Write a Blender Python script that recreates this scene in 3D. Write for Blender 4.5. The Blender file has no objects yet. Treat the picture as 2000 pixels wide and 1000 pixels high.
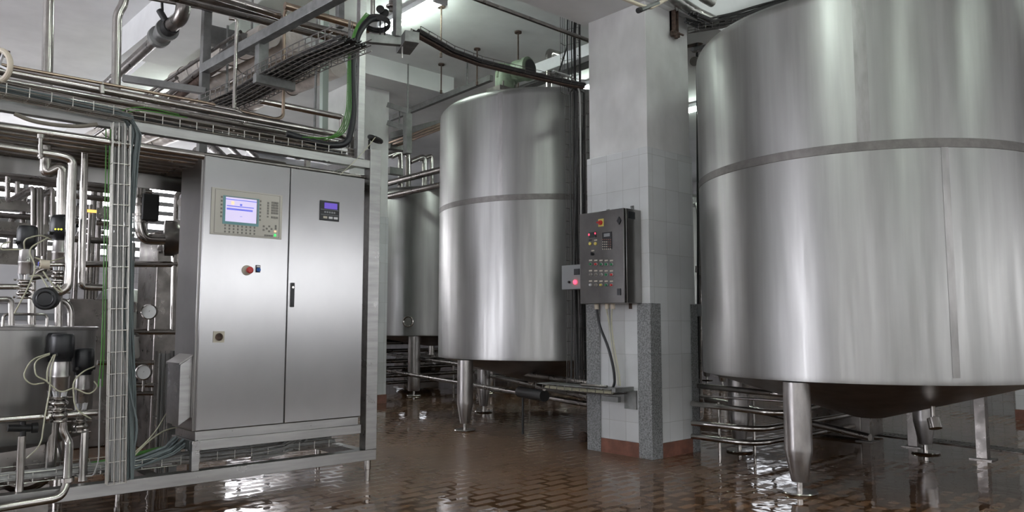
import bpy, bmesh, math, random
from mathutils import Vector, Matrix
random.seed(7)
C = bpy.context.scene.collection
S = bpy.context.scene
# ------------------------------------------------------------------ camera
FOC = 1475.0; TH = math.radians(48.2); PH = math.atan(135/1475.0); CH = 1.2
FW = Vector((math.cos(TH)*math.cos(PH), math.sin(TH)*math.cos(PH), math.sin(PH)))
RT = Vector((math.sin(TH), -math.cos(TH), 0.0)); UP = RT.cross(FW); CAM = Vector((0, 0, CH))
cd = bpy.data.cameras.new('camera'); cam = bpy.data.objects.new('camera', cd); C.objects.link(cam)
cd.sensor_width = 36.0; cd.lens = 36.0*FOC/2000.0; cd.clip_start = .05; cd.clip_end = 200
M3 = Matrix((RT, UP, -FW)).transposed(); cam.matrix_world = Matrix.Translation(CAM) @ M3.to_4x4()
S.camera = cam
# ------------------------------------------------------------------ world, exposure
w = bpy.data.worlds.new('world'); S.world = w; w.use_nodes = True
w.node_tree.nodes['Background'].inputs[0].default_value = (.75, .8, .9, 1)
w.node_tree.nodes['Background'].inputs[1].default_value = .6
S.view_settings.view_transform = 'Standard'; S.view_settings.look = 'None'
S.view_settings.gamma = 1; S.view_settings.use_curve_mapping = False
S.view_settings.exposure = .95
WIN_BACK = 3.2      # daylight in the windows behind the photographer
WIN_FAR = 9.0       # daylight in the far windows
LAMP = 38.0         # fluorescent tubes
CEIL = 5.25
FCX, FCY = 6.0, 6.5     # centre of the floor slab
# ------------------------------------------------------------------ helpers: a pixel of the 2000x1000 frame on a world plane
def ray(px, py): return FW*FOC + RT*(px-1000) + UP*(500-py)
def _on(ax, px, py, v):
    d = ray(px, py); return CAM + d*((v-CAM[ax])/d[ax])
def X(px, py, v): return _on(0, px, py, v)
def Y(px, py, v): return _on(1, px, py, v)
def Z(px, py, v): return _on(2, px, py, v)
V = Vector
ORG = {}
class MB:
    def __init__(s): s.v = []; s.f = []; s.sm = []
    def add(s, vs, fs, sm=False):
        n = len(s.v); s.v += [V(p) for p in vs]; s.f += [tuple(i+n for i in f) for f in fs]; s.sm += [sm]*len(fs); return s
    def box(s, x0, x1, y0, y1, z0, z1):
        return s.add([(x0,y0,z0),(x1,y0,z0),(x1,y1,z0),(x0,y1,z0),(x0,y0,z1),(x1,y0,z1),(x1,y1,z1),(x0,y1,z1)],
                     [(0,3,2,1),(4,5,6,7),(0,1,5,4),(1,2,6,5),(2,3,7,6),(3,0,4,7)])
    def beam(s, p, q, w_, h_, up=(0,0,1)):
        p = V(p); q = V(q); d = (q-p).normalized(); up = V(up)
        if abs(d.dot(up)) > .99: up = V((0,1,0))
        a = d.cross(up).normalized()*(w_/2); b = a.cross(d).normalized()*(h_/2)
        return s.add([p-a-b,p+a-b,p+a+b,p-a+b,q-a-b,q+a-b,q+a+b,q-a+b], [(0,1,2,3),(7,6,5,4),(0,4,5,1),(1,5,6,2),(2,6,7,3),(3,7,4,0)])
    def tube(s, pts, r, seg=12, bend=0, cap=True, nb=5):
        P = [V(p) for p in pts]
        if bend and len(P) > 2:
            Q = [P[0]]
            for i in range(1, len(P)-1):
                a, b, c = P[i-1], P[i], P[i+1]
                u = (a-b); v_ = (c-b); k = min(bend, u.length*.49, v_.length*.49); u.normalize(); v_.normalize()
                s0 = b+u*k; s1 = b+v_*k
                for j in range(nb+1):
                    t = j/nb; Q.append(s0*(1-t)**2 + b*2*t*(1-t) + s1*t*t)
            Q.append(P[-1]); P = Q
        R_ = r if isinstance(r, (list, tuple)) else [r]*len(P)
        d = (P[1]-P[0]).normalized(); ref = V((0,0,1)) if abs(d.z) < .9 else V((1,0,0)); n_ = d.cross(ref).normalized()
        vs = []
        for i, p in enumerate(P):
            if i == 0: t = P[1]-P[0]
            elif i == len(P)-1: t = P[-1]-P[-2]
            else: t = (P[i+1]-P[i]).normalized() + (P[i]-P[i-1]).normalized()
            t = t.normalized() if t.length > 1e-9 else d
            n_ = (n_ - t*n_.dot(t)); n_ = n_.normalized() if n_.length > 1e-6 else t.orthogonal().normalized(); m_ = t.cross(n_)
            for k in range(seg):
                a = 2*math.pi*k/seg; vs.append(p + (n_*math.cos(a)+m_*math.sin(a))*R_[i])
        fs = [(i*seg+k, i*seg+(k+1) % seg, (i+1)*seg+(k+1) % seg, (i+1)*seg+k) for i in range(len(P)-1) for k in range(seg)]
        s.add(vs, fs, True)
        if cap:
            n0 = len(s.v)-len(vs)
            s.f += [tuple(n0+k for k in reversed(range(seg))), tuple(n0+(len(P)-1)*seg+k for k in range(seg))]; s.sm += [False, False]
        return s
    def lathe(s, prof, c, seg=32, ax=(0,0,1)):
        c = V(c); ax = V(ax).normalized(); ref = V((1,0,0)) if abs(ax.x) < .9 else V((0,1,0))
        a_ = (ref-ax*ref.dot(ax)).normalized(); b_ = ax.cross(a_); vs = []
        for r, z in prof:
            r = max(r, 1e-4)
            for k in range(seg):
                t = 2*math.pi*k/seg; vs.append(c + ax*z + (a_*math.cos(t)+b_*math.sin(t))*r)
        fs = [(i*seg+k, i*seg+(k+1) % seg, (i+1)*seg+(k+1) % seg, (i+1)*seg+k) for i in range(len(prof)-1) for k in range(seg)]
        return s.add(vs, fs, True)
    def ring(s, c, ax, R, r, seg=24, k=8):
        ax = V(ax).normalized(); ref = V((1,0,0)) if abs(ax.x) < .9 else V((0,1,0)); a_ = (ref-ax*ref.dot(ax)).normalized(); b_ = ax.cross(a_); c = V(c)
        vs = []
        for i in range(seg):
            t = 2*math.pi*i/seg; d = a_*math.cos(t)+b_*math.sin(t)
            for j in range(k):
                u = 2*math.pi*j/k; vs.append(c+d*(R+r*math.cos(u))+ax*(r*math.sin(u)))
        return s.add(vs, [(i*k+j, ((i+1) % seg)*k+j, ((i+1) % seg)*k+(j+1) % k, i*k+(j+1) % k) for i in range(seg) for j in range(k)], True)
    def prism(s, pts, d):
        d = V(d); n = len(pts); P = [V(p) for p in pts]
        return s.add(P+[p+d for p in P], [tuple(range(n)), tuple(reversed(range(n, 2*n)))]+[(i, i+n, (i+1) % n+n, (i+1) % n) for i in range(n)])
    def build(s, name, mat, parent=None, bevel=0, label=None, cat=None, group=None, kind=None, origin=None, sharp=35):
        if parent is not None: o_ = ORG[parent.name]
        elif origin is not None: o_ = V(origin)
        else:
            lo = [min(p[i] for p in s.v) for i in range(3)]; hi = [max(p[i] for p in s.v) for i in range(3)]
            o_ = V(((lo[0]+hi[0])/2, (lo[1]+hi[1])/2, lo[2]))
        me = bpy.data.meshes.new(name); me.from_pydata([p-o_ for p in s.v], [], s.f); me.update()
        bm = bmesh.new(); bm.from_mesh(me); bmesh.ops.recalc_face_normals(bm, faces=bm.faces); bm.to_mesh(me); bm.free()
        me.polygons.foreach_set('use_smooth', s.sm if len(s.sm) == len(me.polygons) else [True]*len(me.polygons))
        me.set_sharp_from_angle(angle=math.radians(sharp))
        uv = me.uv_layers.new(name='UVMap').data
        for p in me.polygons:
            n = p.normal; ax = max(range(3), key=lambda i: abs(n[i]))
            for li in p.loop_indices:
                q = me.vertices[me.loops[li].vertex_index].co + o_
                uv[li].uv = (q.y, q.z) if ax == 0 else (q.x, q.z) if ax == 1 else (q.x, q.y)
        me.materials.append(mat)
        o = bpy.data.objects.new(name, me); C.objects.link(o); ORG[o.name] = o_
        if parent is not None: o.parent = parent; o.location = o_ - ORG[parent.name]
        else: o.location = o_
        if bevel:
            b = o.modifiers.new('bevel', 'BEVEL'); b.width = bevel; b.segments = 2; b.limit_method = 'ANGLE'
        if label: o['label'] = label
        if cat: o['category'] = cat
        if group: o['group'] = group
        if kind: o['kind'] = kind
        return o
def thing(name, label, cat, loc, group=None):
    o = bpy.data.objects.new(name, None); C.objects.link(o); o.location = V(loc); ORG[o.name] = V(loc); o.empty_display_size = .1
    o['label'] = label; o['category'] = cat
    if group: o['group'] = group
    return o
def dup(root, loc, label=None, group=None, rz=None):
    def cp(o, par):
        c = o.copy(); C.objects.link(c)
        if par is not None: c.parent = par
        for ch in list(o.children): cp(ch, c)
        return c
    r = cp(root, None); r.location = V(loc); ORG[r.name] = V(loc)
    if rz is not None: r.rotation_euler.z = rz
    if label: r['label'] = label
    if group: r['group'] = group
    return r
# ------------------------------------------------------------------ materials
def mat(name, col, rough=.5, metal=0, nz=None, rz=None, bump=None, aniso=0, arot=0, emis=None, es=0, coat=0, trans=0, spec=.5, tang=None):
    """nz=(scale xyz, amount) colour variation, rz the same for roughness, bump=(scale xyz, strength, distance)"""
    m = bpy.data.materials.new(name); m.use_nodes = True; N = m.node_tree.nodes; L = m.node_tree.links; b = N['Principled BSDF']
    b.inputs['Base Color'].default_value = (*col, 1); b.inputs['Roughness'].default_value = rough; b.inputs['Metallic'].default_value = metal
    b.inputs['Specular IOR Level'].default_value = spec
    if coat: b.inputs['Coat Weight'].default_value = coat; b.inputs['Coat Roughness'].default_value = .05
    if trans: b.inputs['Transmission Weight'].default_value = trans
    if emis: b.inputs['Emission Color'].default_value = (*emis, 1); b.inputs['Emission Strength'].default_value = es
    tc = N.new('ShaderNodeTexCoord')
    def noise(sc, det=4):
        mp = N.new('ShaderNodeMapping'); mp.inputs['Scale'].default_value = sc; L.new(tc.outputs['Object'], mp.inputs[0])
        n = N.new('ShaderNodeTexNoise'); n.inputs['Scale'].default_value = 1; n.inputs['Detail'].default_value = det; n.inputs['Roughness'].default_value = .6
        L.new(mp.outputs[0], n.inputs[0]); return n.outputs[0]
    if nz:
        r = N.new('ShaderNodeMapRange'); L.new(noise(nz[0]), r.inputs[0]); r.inputs[1].default_value = .2; r.inputs[2].default_value = .8; r.interpolation_type = 'SMOOTHSTEP'
        r.inputs[3].default_value = 1-nz[1]*1.3; r.inputs[4].default_value = 1+nz[1]*.5
        mx = N.new('ShaderNodeVectorMath'); mx.operation = 'SCALE'; mx.inputs[0].default_value = col; L.new(r.outputs[0], mx.inputs['Scale']); L.new(mx.outputs[0], b.inputs['Base Color'])
    if rz:
        r = N.new('ShaderNodeMapRange'); L.new(noise(rz[0]), r.inputs[0]); r.inputs[1].default_value = .15; r.inputs[2].default_value = .85; r.interpolation_type = 'SMOOTHSTEP'
        r.inputs[3].default_value = rough-rz[1]*1.4; r.inputs[4].default_value = rough+rz[1]*1.4; L.new(r.outputs[0], b.inputs['Roughness'])
    if bump:
        bp = N.new('ShaderNodeBump'); bp.inputs['Strength'].default_value = bump[1]; bp.inputs['Distance'].default_value = bump[2]
        L.new(noise(bump[0]), bp.inputs['Height']); L.new(bp.outputs[0], b.inputs['Normal'])
    if aniso:
        b.inputs['Anisotropic'].default_value = aniso; b.inputs['Anisotropic Rotation'].default_value = arot
        t = N.new('ShaderNodeTangent')
        if tang == 'UV': t.direction_type = 'UV_MAP'; t.uv_map = 'UVMap'
        else: t.direction_type = 'RADIAL'; t.axis = 'Z'
        L.new(t.outputs[0], b.inputs['Tangent'])
    return m
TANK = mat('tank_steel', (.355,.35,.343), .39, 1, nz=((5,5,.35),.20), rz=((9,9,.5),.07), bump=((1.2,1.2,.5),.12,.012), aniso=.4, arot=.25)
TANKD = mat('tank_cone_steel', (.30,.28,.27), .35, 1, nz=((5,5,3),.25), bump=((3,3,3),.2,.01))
SEAM = mat('weld_seam_steel', (.31,.30,.295), .42, 1, nz=((12,12,3),.2))
BAND = mat('weld_band_steel', (.165,.155,.148), .48, 1, nz=((14,14,14),.2))
DOOR = mat('brushed_door_steel', (.45,.445,.45), .30, 1, nz=((2.2,2.2,1.4),.06), aniso=.75, arot=0, tang='UV')
SIDE = mat('cabinet_side_steel', (.33,.32,.31), .28, 1, nz=((2,2,2),.15), aniso=.5, arot=.25, tang='UV')
BEAM = mat('frame_steel', (.40,.395,.39), .34, 1, nz=((3,30,30),.15), rz=((6,6,6),.08))
PIPE = mat('pipe_steel', (.48,.455,.43), .20, 1, nz=((6,6,6),.25), rz=((8,8,8),.07))
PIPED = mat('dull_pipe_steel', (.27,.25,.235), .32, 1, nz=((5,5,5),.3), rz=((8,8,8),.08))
LEG = mat('leg_steel', (.44,.42,.41), .38, 1, nz=((12,12,4),.22), rz=((10,10,6),.1))
GALV = mat('galvanised_steel', (.27,.275,.27), .48, .8, nz=((10,10,10),.25))
PAINTED = mat('grey_frame_paint', (.20,.20,.195), .5, .3, nz=((6,6,6),.3))
FOIL = mat('insulation_foil', (.72,.67,.61), .34, .35, nz=((4,4,4),.25), bump=((9,9,9),.6,.03))
FOILS = mat('silver_insulation_foil', (.50,.49,.47), .28, .9, nz=((6,6,6),.3), bump=((14,14,14),.6,.02))
COPPER = mat('tarnished_pipe', (.46,.36,.28), .3, 1, nz=((7,7,7),.25))
BLACK = mat('black_plastic', (.012,.013,.016), .38, 0, nz=((9,9,9),.3))
RUBBER = mat('black_rubber', (.012,.012,.012), .55)
CGREY = mat('grey_cable', (.34,.34,.33), .5, nz=((20,20,2),.25))
CTEAL = mat('teal_grey_cable', (.15,.18,.185), .5, nz=((20,20,2),.25))
CGREEN = mat('green_cable', (.06,.21,.03), .4)
CDARK = mat('dark_cable', (.025,.024,.024), .5, nz=((9,9,9),.4))
HOSE = mat('pale_air_hose', (.52,.51,.38), .3, nz=((9,9,9),.2))
WIRE = mat('tray_wire', (.62,.60,.57), .35, 1, nz=((9,9,9),.2))
WIRED = mat('dark_tray_wire', (.13,.12,.115), .45, .9, nz=((9,9,9),.3))
WIREM = mat('mid_tray_wire', (.24,.23,.22), .4, .9, nz=((9,9,9),.3))
PLASTER = mat('pillar_plaster', (.62,.615,.61), .75, nz=((1.6,1.6,1.0),.22), bump=((14,14,14),.15,.006))
CEILM = mat('ceiling_paint', (.78,.79,.79), .85, nz=((.8,.8,.8),.14), bump=((3,3,3),.2,.02))
WALLM = mat('wall_paint', (.68,.69,.68), .8, nz=((.7,.7,.7),.15))
TERR = mat('terrazzo_grey', (.27,.275,.28), .6, nz=((75,75,75),.6))
REDT = mat('red_brown_tile', (.22,.09,.06), .35, nz=((9,9,9),.35))
GREEN = mat('green_motor_paint', (.17,.22,.15), .45, nz=((9,9,9),.3))
RUST = mat('rusty_iron', (.10,.065,.05), .8, .3, nz=((30,30,30),.5))
GREYBOX = mat('grey_enclosure', (.25,.26,.27), .5)
BEIGE = mat('panel_beige', (.50,.48,.43), .5)
TEALP = mat('panel_teal', (.16,.34,.36), .5)
KEYM = mat('panel_key', (.20,.19,.17), .5)
WHITE = mat('white_enamel', (.68,.68,.70), .35, nz=((3,3,3),.1))
RED = mat('red_button', (.50,.03,.03), .35)
BLUE = mat('blue_button', (.02,.12,.45), .35)
YEL = mat('yellow_button', (.60,.50,.12), .4)
GRN = mat('green_button', (.02,.20,.08), .35)
TAGM = mat('paper_tag', (.50,.46,.38), .6)
PVC = mat('cream_pvc', (.62,.55,.44), .4)
SCREEN = mat('screen_lilac', (.42,.38,.52), .25, emis=(.60,.54,.78), es=.42)
SBLUE = mat('screen_blue', (.10,.12,.5), .25, emis=(.13,.14,.62), es=.45)
SORNG = mat('screen_orange', (.8,.5,.3), .25, emis=(.95,.55,.35), es=.5)
LCD = mat('display_violet', (.05,.03,.2), .25, emis=(.12,.07,.42), es=.5)
LEDR = mat('red_light', (.6,.0,.02), .3, emis=(1,.03,.06), es=3)
LEDG = mat('green_light', (.02,.5,.08), .3, emis=(.05,.8,.15), es=.6)
LEDY = mat('yellow_light', (.5,.5,.05), .3, emis=(.75,.8,.05), es=1.5)
LEDO = mat('amber_light', (.8,.4,.1), .3, emis=(1,.5,.12), es=.8)
TUBE = mat('fluorescent_tube', (1,1,1), .4, emis=(.86,1,.90), es=LAMP)
PANEB = mat('daylit_window_pane', (1,1,1), .2, emis=(.96,.97,1.0), es=WIN_BACK)
PANEL_ = mat('added_window_pane', (1,1,1), .2, emis=(.91,.92,1.0), es=6)  # strong glow for the added left windows that brighten the ceiling
PANEW = mat('dim_window_pane', (1,1,1), .2, emis=(.9,.93,1.0), es=1.3)
PANEF = mat('daylit_far_window_pane', (1,1,1), .2, emis=(.97,.96,1.0), es=WIN_FAR)
GLASS = mat('gauge_face', (.62,.63,.60), .2)
def tilemat(name, col, grout, bw, bh, off, mort, rough, coords='UV', rot=0, wet=False):
    m = mat(name, col, rough); N = m.node_tree.nodes; L = m.node_tree.links; b = N['Principled BSDF']
    tc = N.new('ShaderNodeTexCoord'); mp = N.new('ShaderNodeMapping'); mp.inputs['Rotation'].default_value = (0,0,rot); L.new(tc.outputs[coords], mp.inputs[0])
    br = N.new('ShaderNodeTexBrick'); br.offset = off; br.squash = 1; br.inputs['Scale'].default_value = 1
    br.inputs['Brick Width'].default_value = bw; br.inputs['Row Height'].default_value = bh; br.inputs['Mortar Size'].default_value = mort; br.inputs['Mortar Smooth'].default_value = .15
    br.inputs['Color1'].default_value = (*col, 1); br.inputs['Color2'].default_value = (*[c*.88 for c in col], 1); br.inputs['Mortar'].default_value = (*grout, 1)
    L.new(mp.outputs[0], br.inputs['Vector'])
    n = N.new('ShaderNodeTexNoise'); n.inputs['Scale'].default_value = 1.4; n.inputs['Detail'].default_value = 5; L.new(tc.outputs[coords], n.inputs[0])
    mr = N.new('ShaderNodeMapRange'); L.new(n.outputs[0], mr.inputs[0]); mr.inputs[1].default_value = .3; mr.inputs[2].default_value = .7; mr.inputs[3].default_value = .82; mr.inputs[4].default_value = 1.05
    vm = N.new('ShaderNodeVectorMath'); vm.operation = 'SCALE'; L.new(br.outputs['Color'], vm.inputs[0]); L.new(mr.outputs[0], vm.inputs['Scale']); L.new(vm.outputs[0], b.inputs['Base Color'])
    bp = N.new('ShaderNodeBump'); bp.inputs['Strength'].default_value = .5; bp.inputs['Distance'].default_value = .004; bp.invert = True
    L.new(br.outputs['Fac'], bp.inputs['Height']); L.new(bp.outputs[0], b.inputs['Normal'])
    return m, N, L, b, br, tc, vm, bp
TILE = tilemat('white_glazed_tile', (.66,.67,.68), (.42,.42,.41), .20, .31, 0, .0016, .16)[0]
TILEB = tilemat('back_white_tile', (.55,.54,.56), (.30,.30,.29), .20, .20, 0, .004, .25)[0]
# wet brown floor: damp tiles, and puddles out of which the tile centres stand as islands
FLOOR, N, L, b, br, tc, vm, bp = tilemat('wet_brown_tile_floor', (.170,.100,.060), (.30,.21,.14), .24, .125, .5, .0028, .2, 'Object')
def math_(op, a, c_=None, v=None):
    n = N.new('ShaderNodeMath'); n.operation = op; L.new(a, n.inputs[0])
    if c_ is not None: L.new(c_, n.inputs[1])
    elif v is not None: n.inputs[1].default_value = v
    return n.outputs[0]
def rng(src, lo, hi, a, c_):
    r = N.new('ShaderNodeMapRange'); r.interpolation_type = 'SMOOTHSTEP'; L.new(src, r.inputs[0])
    for i, q in enumerate((lo, hi, a, c_)): r.inputs[i+1].default_value = q
    return r.outputs[0]
def nz_(sc, det): n = N.new('ShaderNodeTexNoise'); n.inputs['Scale'].default_value = sc; n.inputs['Detail'].default_value = det; L.new(tc.outputs['Object'], n.inputs[0]); return n.outputs[0]
ed = N.new('ShaderNodeTexBrick'); ed.offset = .5; ed.squash = 1; ed.inputs['Scale'].default_value = 1; ed.inputs['Brick Width'].default_value = .24; ed.inputs['Row Height'].default_value = .125
ed.inputs['Mortar Size'].default_value = .038; ed.inputs['Mortar Smooth'].default_value = 1.0; L.new(tc.outputs['Object'], ed.inputs['Vector'])
vd = N.new('ShaderNodeVectorMath'); vd.operation = 'DISTANCE'; L.new(tc.outputs['Object'], vd.inputs[0]); vd.inputs[1].default_value = (4.6-FCX, 6.0-FCY, .1)
lvl = math_('ADD', math_('MULTIPLY', nz_(.8, 3), v=.9), rng(vd.outputs['Value'], 1.0, 3.2, -.16, .13))
lvl = math_('ADD', lvl, math_('MULTIPLY', nz_(9, 3), v=.28)); lvl = math_('ADD', lvl, math_('MULTIPLY', ed.outputs['Fac'], v=.26))
wet = rng(lvl, .745, .765, 0, 1); damp = rng(lvl, .66, .75, 0, 1)
cm = N.new('ShaderNodeMix'); cm.data_type = 'RGBA'; L.new(damp, cm.inputs[0]); L.new(vm.outputs[0], cm.inputs[6]); cm.inputs[7].default_value = (.215,.105,.048,1)
cn = N.new('ShaderNodeMix'); cn.data_type = 'RGBA'; L.new(wet, cn.inputs[0]); L.new(cm.outputs[2], cn.inputs[6]); cn.inputs[7].default_value = (.070,.034,.015,1)
L.new(cn.outputs[2], b.inputs['Base Color']); L.new(rng(lvl, .60, .765, .32, .035), b.inputs['Roughness'])
L.new(rng(lvl, .70, .765, .45, .03), bp.inputs['Strength'])
b2 = N.new('ShaderNodeBump'); b2.inputs['Strength'].default_value = .30; b2.inputs['Distance'].default_value = .010; L.new(nz_(5, 2), b2.inputs['Height']); L.new(bp.outputs[0], b2.inputs['Normal']); L.new(b2.outputs[0], b.inputs['Normal'])
b.inputs['Specular IOR Level'].default_value = .45

# ================================================================== THE SETTING
def struct(name, mb, m, bevel=0): return mb.build(name, m, kind='structure', bevel=bevel, label=None)
X0, X1, Y0, Y1 = -6.0, 18.0, -6.0, 19.0
struct('floor', MB().box(X0, X1, Y0, Y1, -.1, 0), FLOOR)
struct('ceiling', MB().box(X0, X1, Y0, Y1, CEIL, CEIL+.1), CEILM)
def wall_open(name, m, axis, at, thick, lo, hi, opens, top=CEIL):
    """a wall along one axis with rectangular openings (a0,a1,z0,z1)"""
    mb = MB()
    def put(a0, a1, z0, z1):
        if a1-a0 < 1e-3 or z1-z0 < 1e-3: return
        if axis == 'x': mb.box(a0, a1, min(at, at+thick), max(at, at+thick), z0, z1)
        else: mb.box(min(at, at+thick), max(at, at+thick), a0, a1, z0, z1)
    cur = lo
    for a0, a1, z0, z1 in sorted(opens):
        put(cur, a0, 0, top); put(a0, a1, 0, z0); put(a0, a1, z1, top); cur = a1
    put(cur, hi, 0, top)
    return struct(name, mb, m)
wn = [0]
def window(axis, at, a0, a1, z0, z1, m, nx, nz, fr=.06):
    wn[0] += 1
    def bx(mb, p0, p1, q0, q1, d0, d1):
        if axis == 'x': mb.box(p0, p1, at+d0, at+d1, q0, q1)
        else: mb.box(at+d0, at+d1, p0, p1, q0, q1)
    p = MB(); bx(p, a0, a1, z0, z1, .04, .06); o = p.build('window_%d' % wn[0], m, kind='structure')
    f = MB()
    for i in range(nx+1):
        c_ = a0+(a1-a0)*i/nx; bx(f, max(a0, c_-fr/2), min(a1, c_+fr/2), z0, z1, 0, .1)
    for i in range(nz+1):
        c_ = z0+(z1-z0)*i/nz; bx(f, a0, a1, max(z0, c_-fr/2), min(z1, c_+fr/2), 0, .1)
    f.build('window_frame', PAINTED, o)
    return o
# walls behind the photographer, with the big windows that light the hall
ob = [(-5.2+3.8*i, -5.2+3.8*i+2.7, 1.55, 3.05) for i in range(6)]
wall_open('wall_near', WALLM, 'x', Y0-.1, -.2, X0, X1, ob)
for q in ob: window('x', Y0-.25, *q, PANEB, 4, 3)
ol = [(-5.2+3.9*i, -5.2+3.9*i+2.7, 1.55, 3.5) for i in range(2)] + [(4.5, 8.0, .8, 3.6), (8.8, 12.3, .8, 3.6)]  # last two, low and out of view, are added to brighten the ceiling
wall_open('wall_left', WALLM, 'y', X0-.1, -.2, Y0, Y1, ol)
for q in ol: window('y', X0-.25, *q, PANEB if q[0] < 4 else PANEL_, 4, 3)
# far walls: left one with rows of daylit openings
of = [(-1+2.45*i, -1+2.45*i+2.2, 2.75, 4.55) for i in range(4)]
of += [(9.6, 10.6, .7, 1.6), (12.4, 13.6, .7, 1.6)]
wall_open('wall_far', TILEB, 'x', Y1, .2, X0, X1, of)
for q in of[:4]: window('x', Y1+.02, *q, PANEF, 3, 8, .10)
for q in of[4:]: window('x', Y1+.02, *q, PANEW, 3, 2, .1)
orr = [(9.5, 11.5, 2.4, 3.6), (12.5, 14.5, 2.4, 3.6)]
wall_open('wall_right', TILEB, 'y', X1, .2, Y0, Y1, orr)
for q in orr: window('y', X1+.02, *q, PANEW, 3, 3, .1)
# ceiling beams and the lowered slab
struct('trim_1', MB().box(X0, X1, 4.25, 5.12, 4.27, CEIL), CEILM)
struct('trim_2', MB().box(3.1, 7.35, 9.65, Y1, 4.95, CEIL), CEILM)
bl = Z(235, 110, 4.85); bn = Z(395, -10, 4.85)
struct('trim_3', MB().prism([V((bl.x, bl.y, 4.85)), V((bn.x, bn.y-1.5, 4.85)), V((bn.x+.55, bn.y-1.5, 4.85)), V((bl.x+.7, bl.y, 4.85)), ], (0,0,.4)), CEILM)
# pillars
def pillar(n, x0, x1, y0, y1, zt, base=.13, top=CEIL):
    struct('trim_%d' % n, MB().box(x0, x1, y0, y1, base, zt), TILE, .004)
    struct('trim_%d' % (n+1), MB().box(x0+.02, x1-.01, y0+.015, y1-.02, zt, top), PLASTER, .006)
    struct('trim_%d' % (n+2), MB().box(x0-.008, x1+.008, y0-.008, y1+.008, 0, base), REDT)
PX0, PX1, PY0, PY1 = 5.53, 6.235, 4.30, 5.06
pillar(10, PX0, PX1, PY0, PY1, 2.855, top=4.27)
g = .014
def guard(label, pts):
    MB().prism([V((x, y, 0)) for x, y in pts], (0, 0, 1.40)).build('corner_guard', TERR, label=label, cat='corner guard', bevel=.003)
w1 = .14
guard('speckled grey terrazzo corner guard at the front edge of the tiled pillar', [(PX0-g,PY0-g),(PX0+w1,PY0-g),(PX0+w1,PY0-.009),(PX0-.009,PY0-.009),(PX0-.009,PY0+w1),(PX0-g,PY0+w1)])
guard('speckled grey corner guard at the left edge of the tiled pillar, behind the shelf', [(PX0-g,PY1-.16),(PX0-.009,PY1-.16),(PX0-.009,PY1+.009),(PX0+.1,PY1+.009),(PX0+.1,PY1+g),(PX0-g,PY1+g)])
guard('speckled grey corner guard at the right edge of the tiled pillar', [(PX1-.10,PY0-g),(PX1+g,PY0-g),(PX1+g,PY0+w1),(PX1+.009,PY0+w1),(PX1+.009,PY0-.009),(PX1-.10,PY0-.009)])
pillar(20, 5.72, 6.45, 10.15, 10.9, 2.9, top=4.95)
pillar(30, 11.3, 12.0, 2.2, 3.0, 2.85)
# floor drain
dr = thing('floor_drain', 'long slotted steel drain channel set in the floor behind the big tank', 'drain', (9.6, 3.0, 0))
a = Z(1700, 845, .002); c_ = Z(2010, 884, .002); d = (c_-a).normalized(); nrm = V((-d.y, d.x, 0)); q = V((a.x, a.y, 0)); ln = (c_-a).length
MB().prism([q-nrm*.11, q+d*ln-nrm*.11, q+d*ln+nrm*.11, q+nrm*.11], (0,0,.003)).build('drain_pit', RUBBER, dr)
gm = MB()
for s_ in (-.12, .12): gm.beam(q+nrm*s_+V((0,0,.005)), q+d*ln+nrm*s_+V((0,0,.005)), .012, .01)
for i in range(int(ln/.05)): gm.beam(q+d*(i*.05+.02)-nrm*.12+V((0,0,.006)), q+d*(i*.05+.05)+nrm*.12+V((0,0,.006)), .016, .008)
gm.build('grating', PIPED, dr)

# ================================================================== TANKS
def tank(label, c, r, zb, zt, zband, legs, seams=(), cone=.30, outlet=True, seg=96, agit=False, legr=(.097,.058)):
    t = thing('storage_tank', label, 'tank', (c[0], c[1], 0)); cx, cy = c
    MB().lathe([(r-.02, zb-.004), (r, zb), (r+.002, zb+.02), (r, zb+.045), (r, zt-.06), (r-.004, zt-.03), (r-.02, zt)], (cx, cy, 0), seg).build('shell', TANK, t)
    MB().lathe([(r-.02, zt), (r-.05, zt+.03), (r*.8, zt+.10), (r*.45, zt+.19), (.2, zt+.24), (0, zt+.245)], (cx, cy, 0), seg).build('roof', TANK, t)
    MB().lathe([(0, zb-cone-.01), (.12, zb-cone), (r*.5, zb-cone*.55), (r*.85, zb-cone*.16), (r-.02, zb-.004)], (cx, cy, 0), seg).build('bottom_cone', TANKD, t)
    if outlet: MB().lathe([(.055, zb-cone-.14), (.055, zb-cone+.03)], (cx, cy, 0), 20).tube([(cx, cy, zb-cone-.14), (cx, cy, zb-cone-.17)], .075, 20).build('outlet', PIPE, t)
    if zband: MB().lathe([(r, zband-.033), (r+.003, zband-.031), (r+.003, zband+.031), (r, zband+.033)], (cx, cy, 0), seg).build('weld_band', BAND, t)
    for a_, z0, z1, ww in seams:
        mb = MB(); n = 3
        vs = []
        for z in (z0, z1):
            for i in range(n+1):
                t_ = a_+(i/n-.5)*ww/r; vs.append((cx+(r+.0015)*math.cos(t_), cy+(r+.0015)*math.sin(t_), z))
        mb.add(vs, [(i, i+1, n+2+i, n+1+i) for i in range(n)], True); mb.build('weld_seam', SEAM, t)
    for a_, rho in legs:
        lx, ly = cx+rho*math.cos(a_), cy+rho*math.sin(a_)
        R0, R1 = legr; h = zb+.02 - max(0, 0)
        top = zb-.01
        l = MB().lathe([(0, top), (R0*.97, top), (R0, .32), (R0*.985, .30), (R1*1.02, .10), (R1*.95, .085), (0, .085)], (lx, ly, 0), 32).build('leg', LEG, t, sharp=50)
        MB().lathe([(0,.09),(.02,.088),(.02,.02),(.12,.018),(.125,.01),(.12,0),(0,0)], (lx, ly, 0), 24).build('foot', PIPE, l)
    return t
BT = (6.48, 2.78); BR = 1.335
toward = math.atan2(-BT[1], -BT[0])
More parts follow.
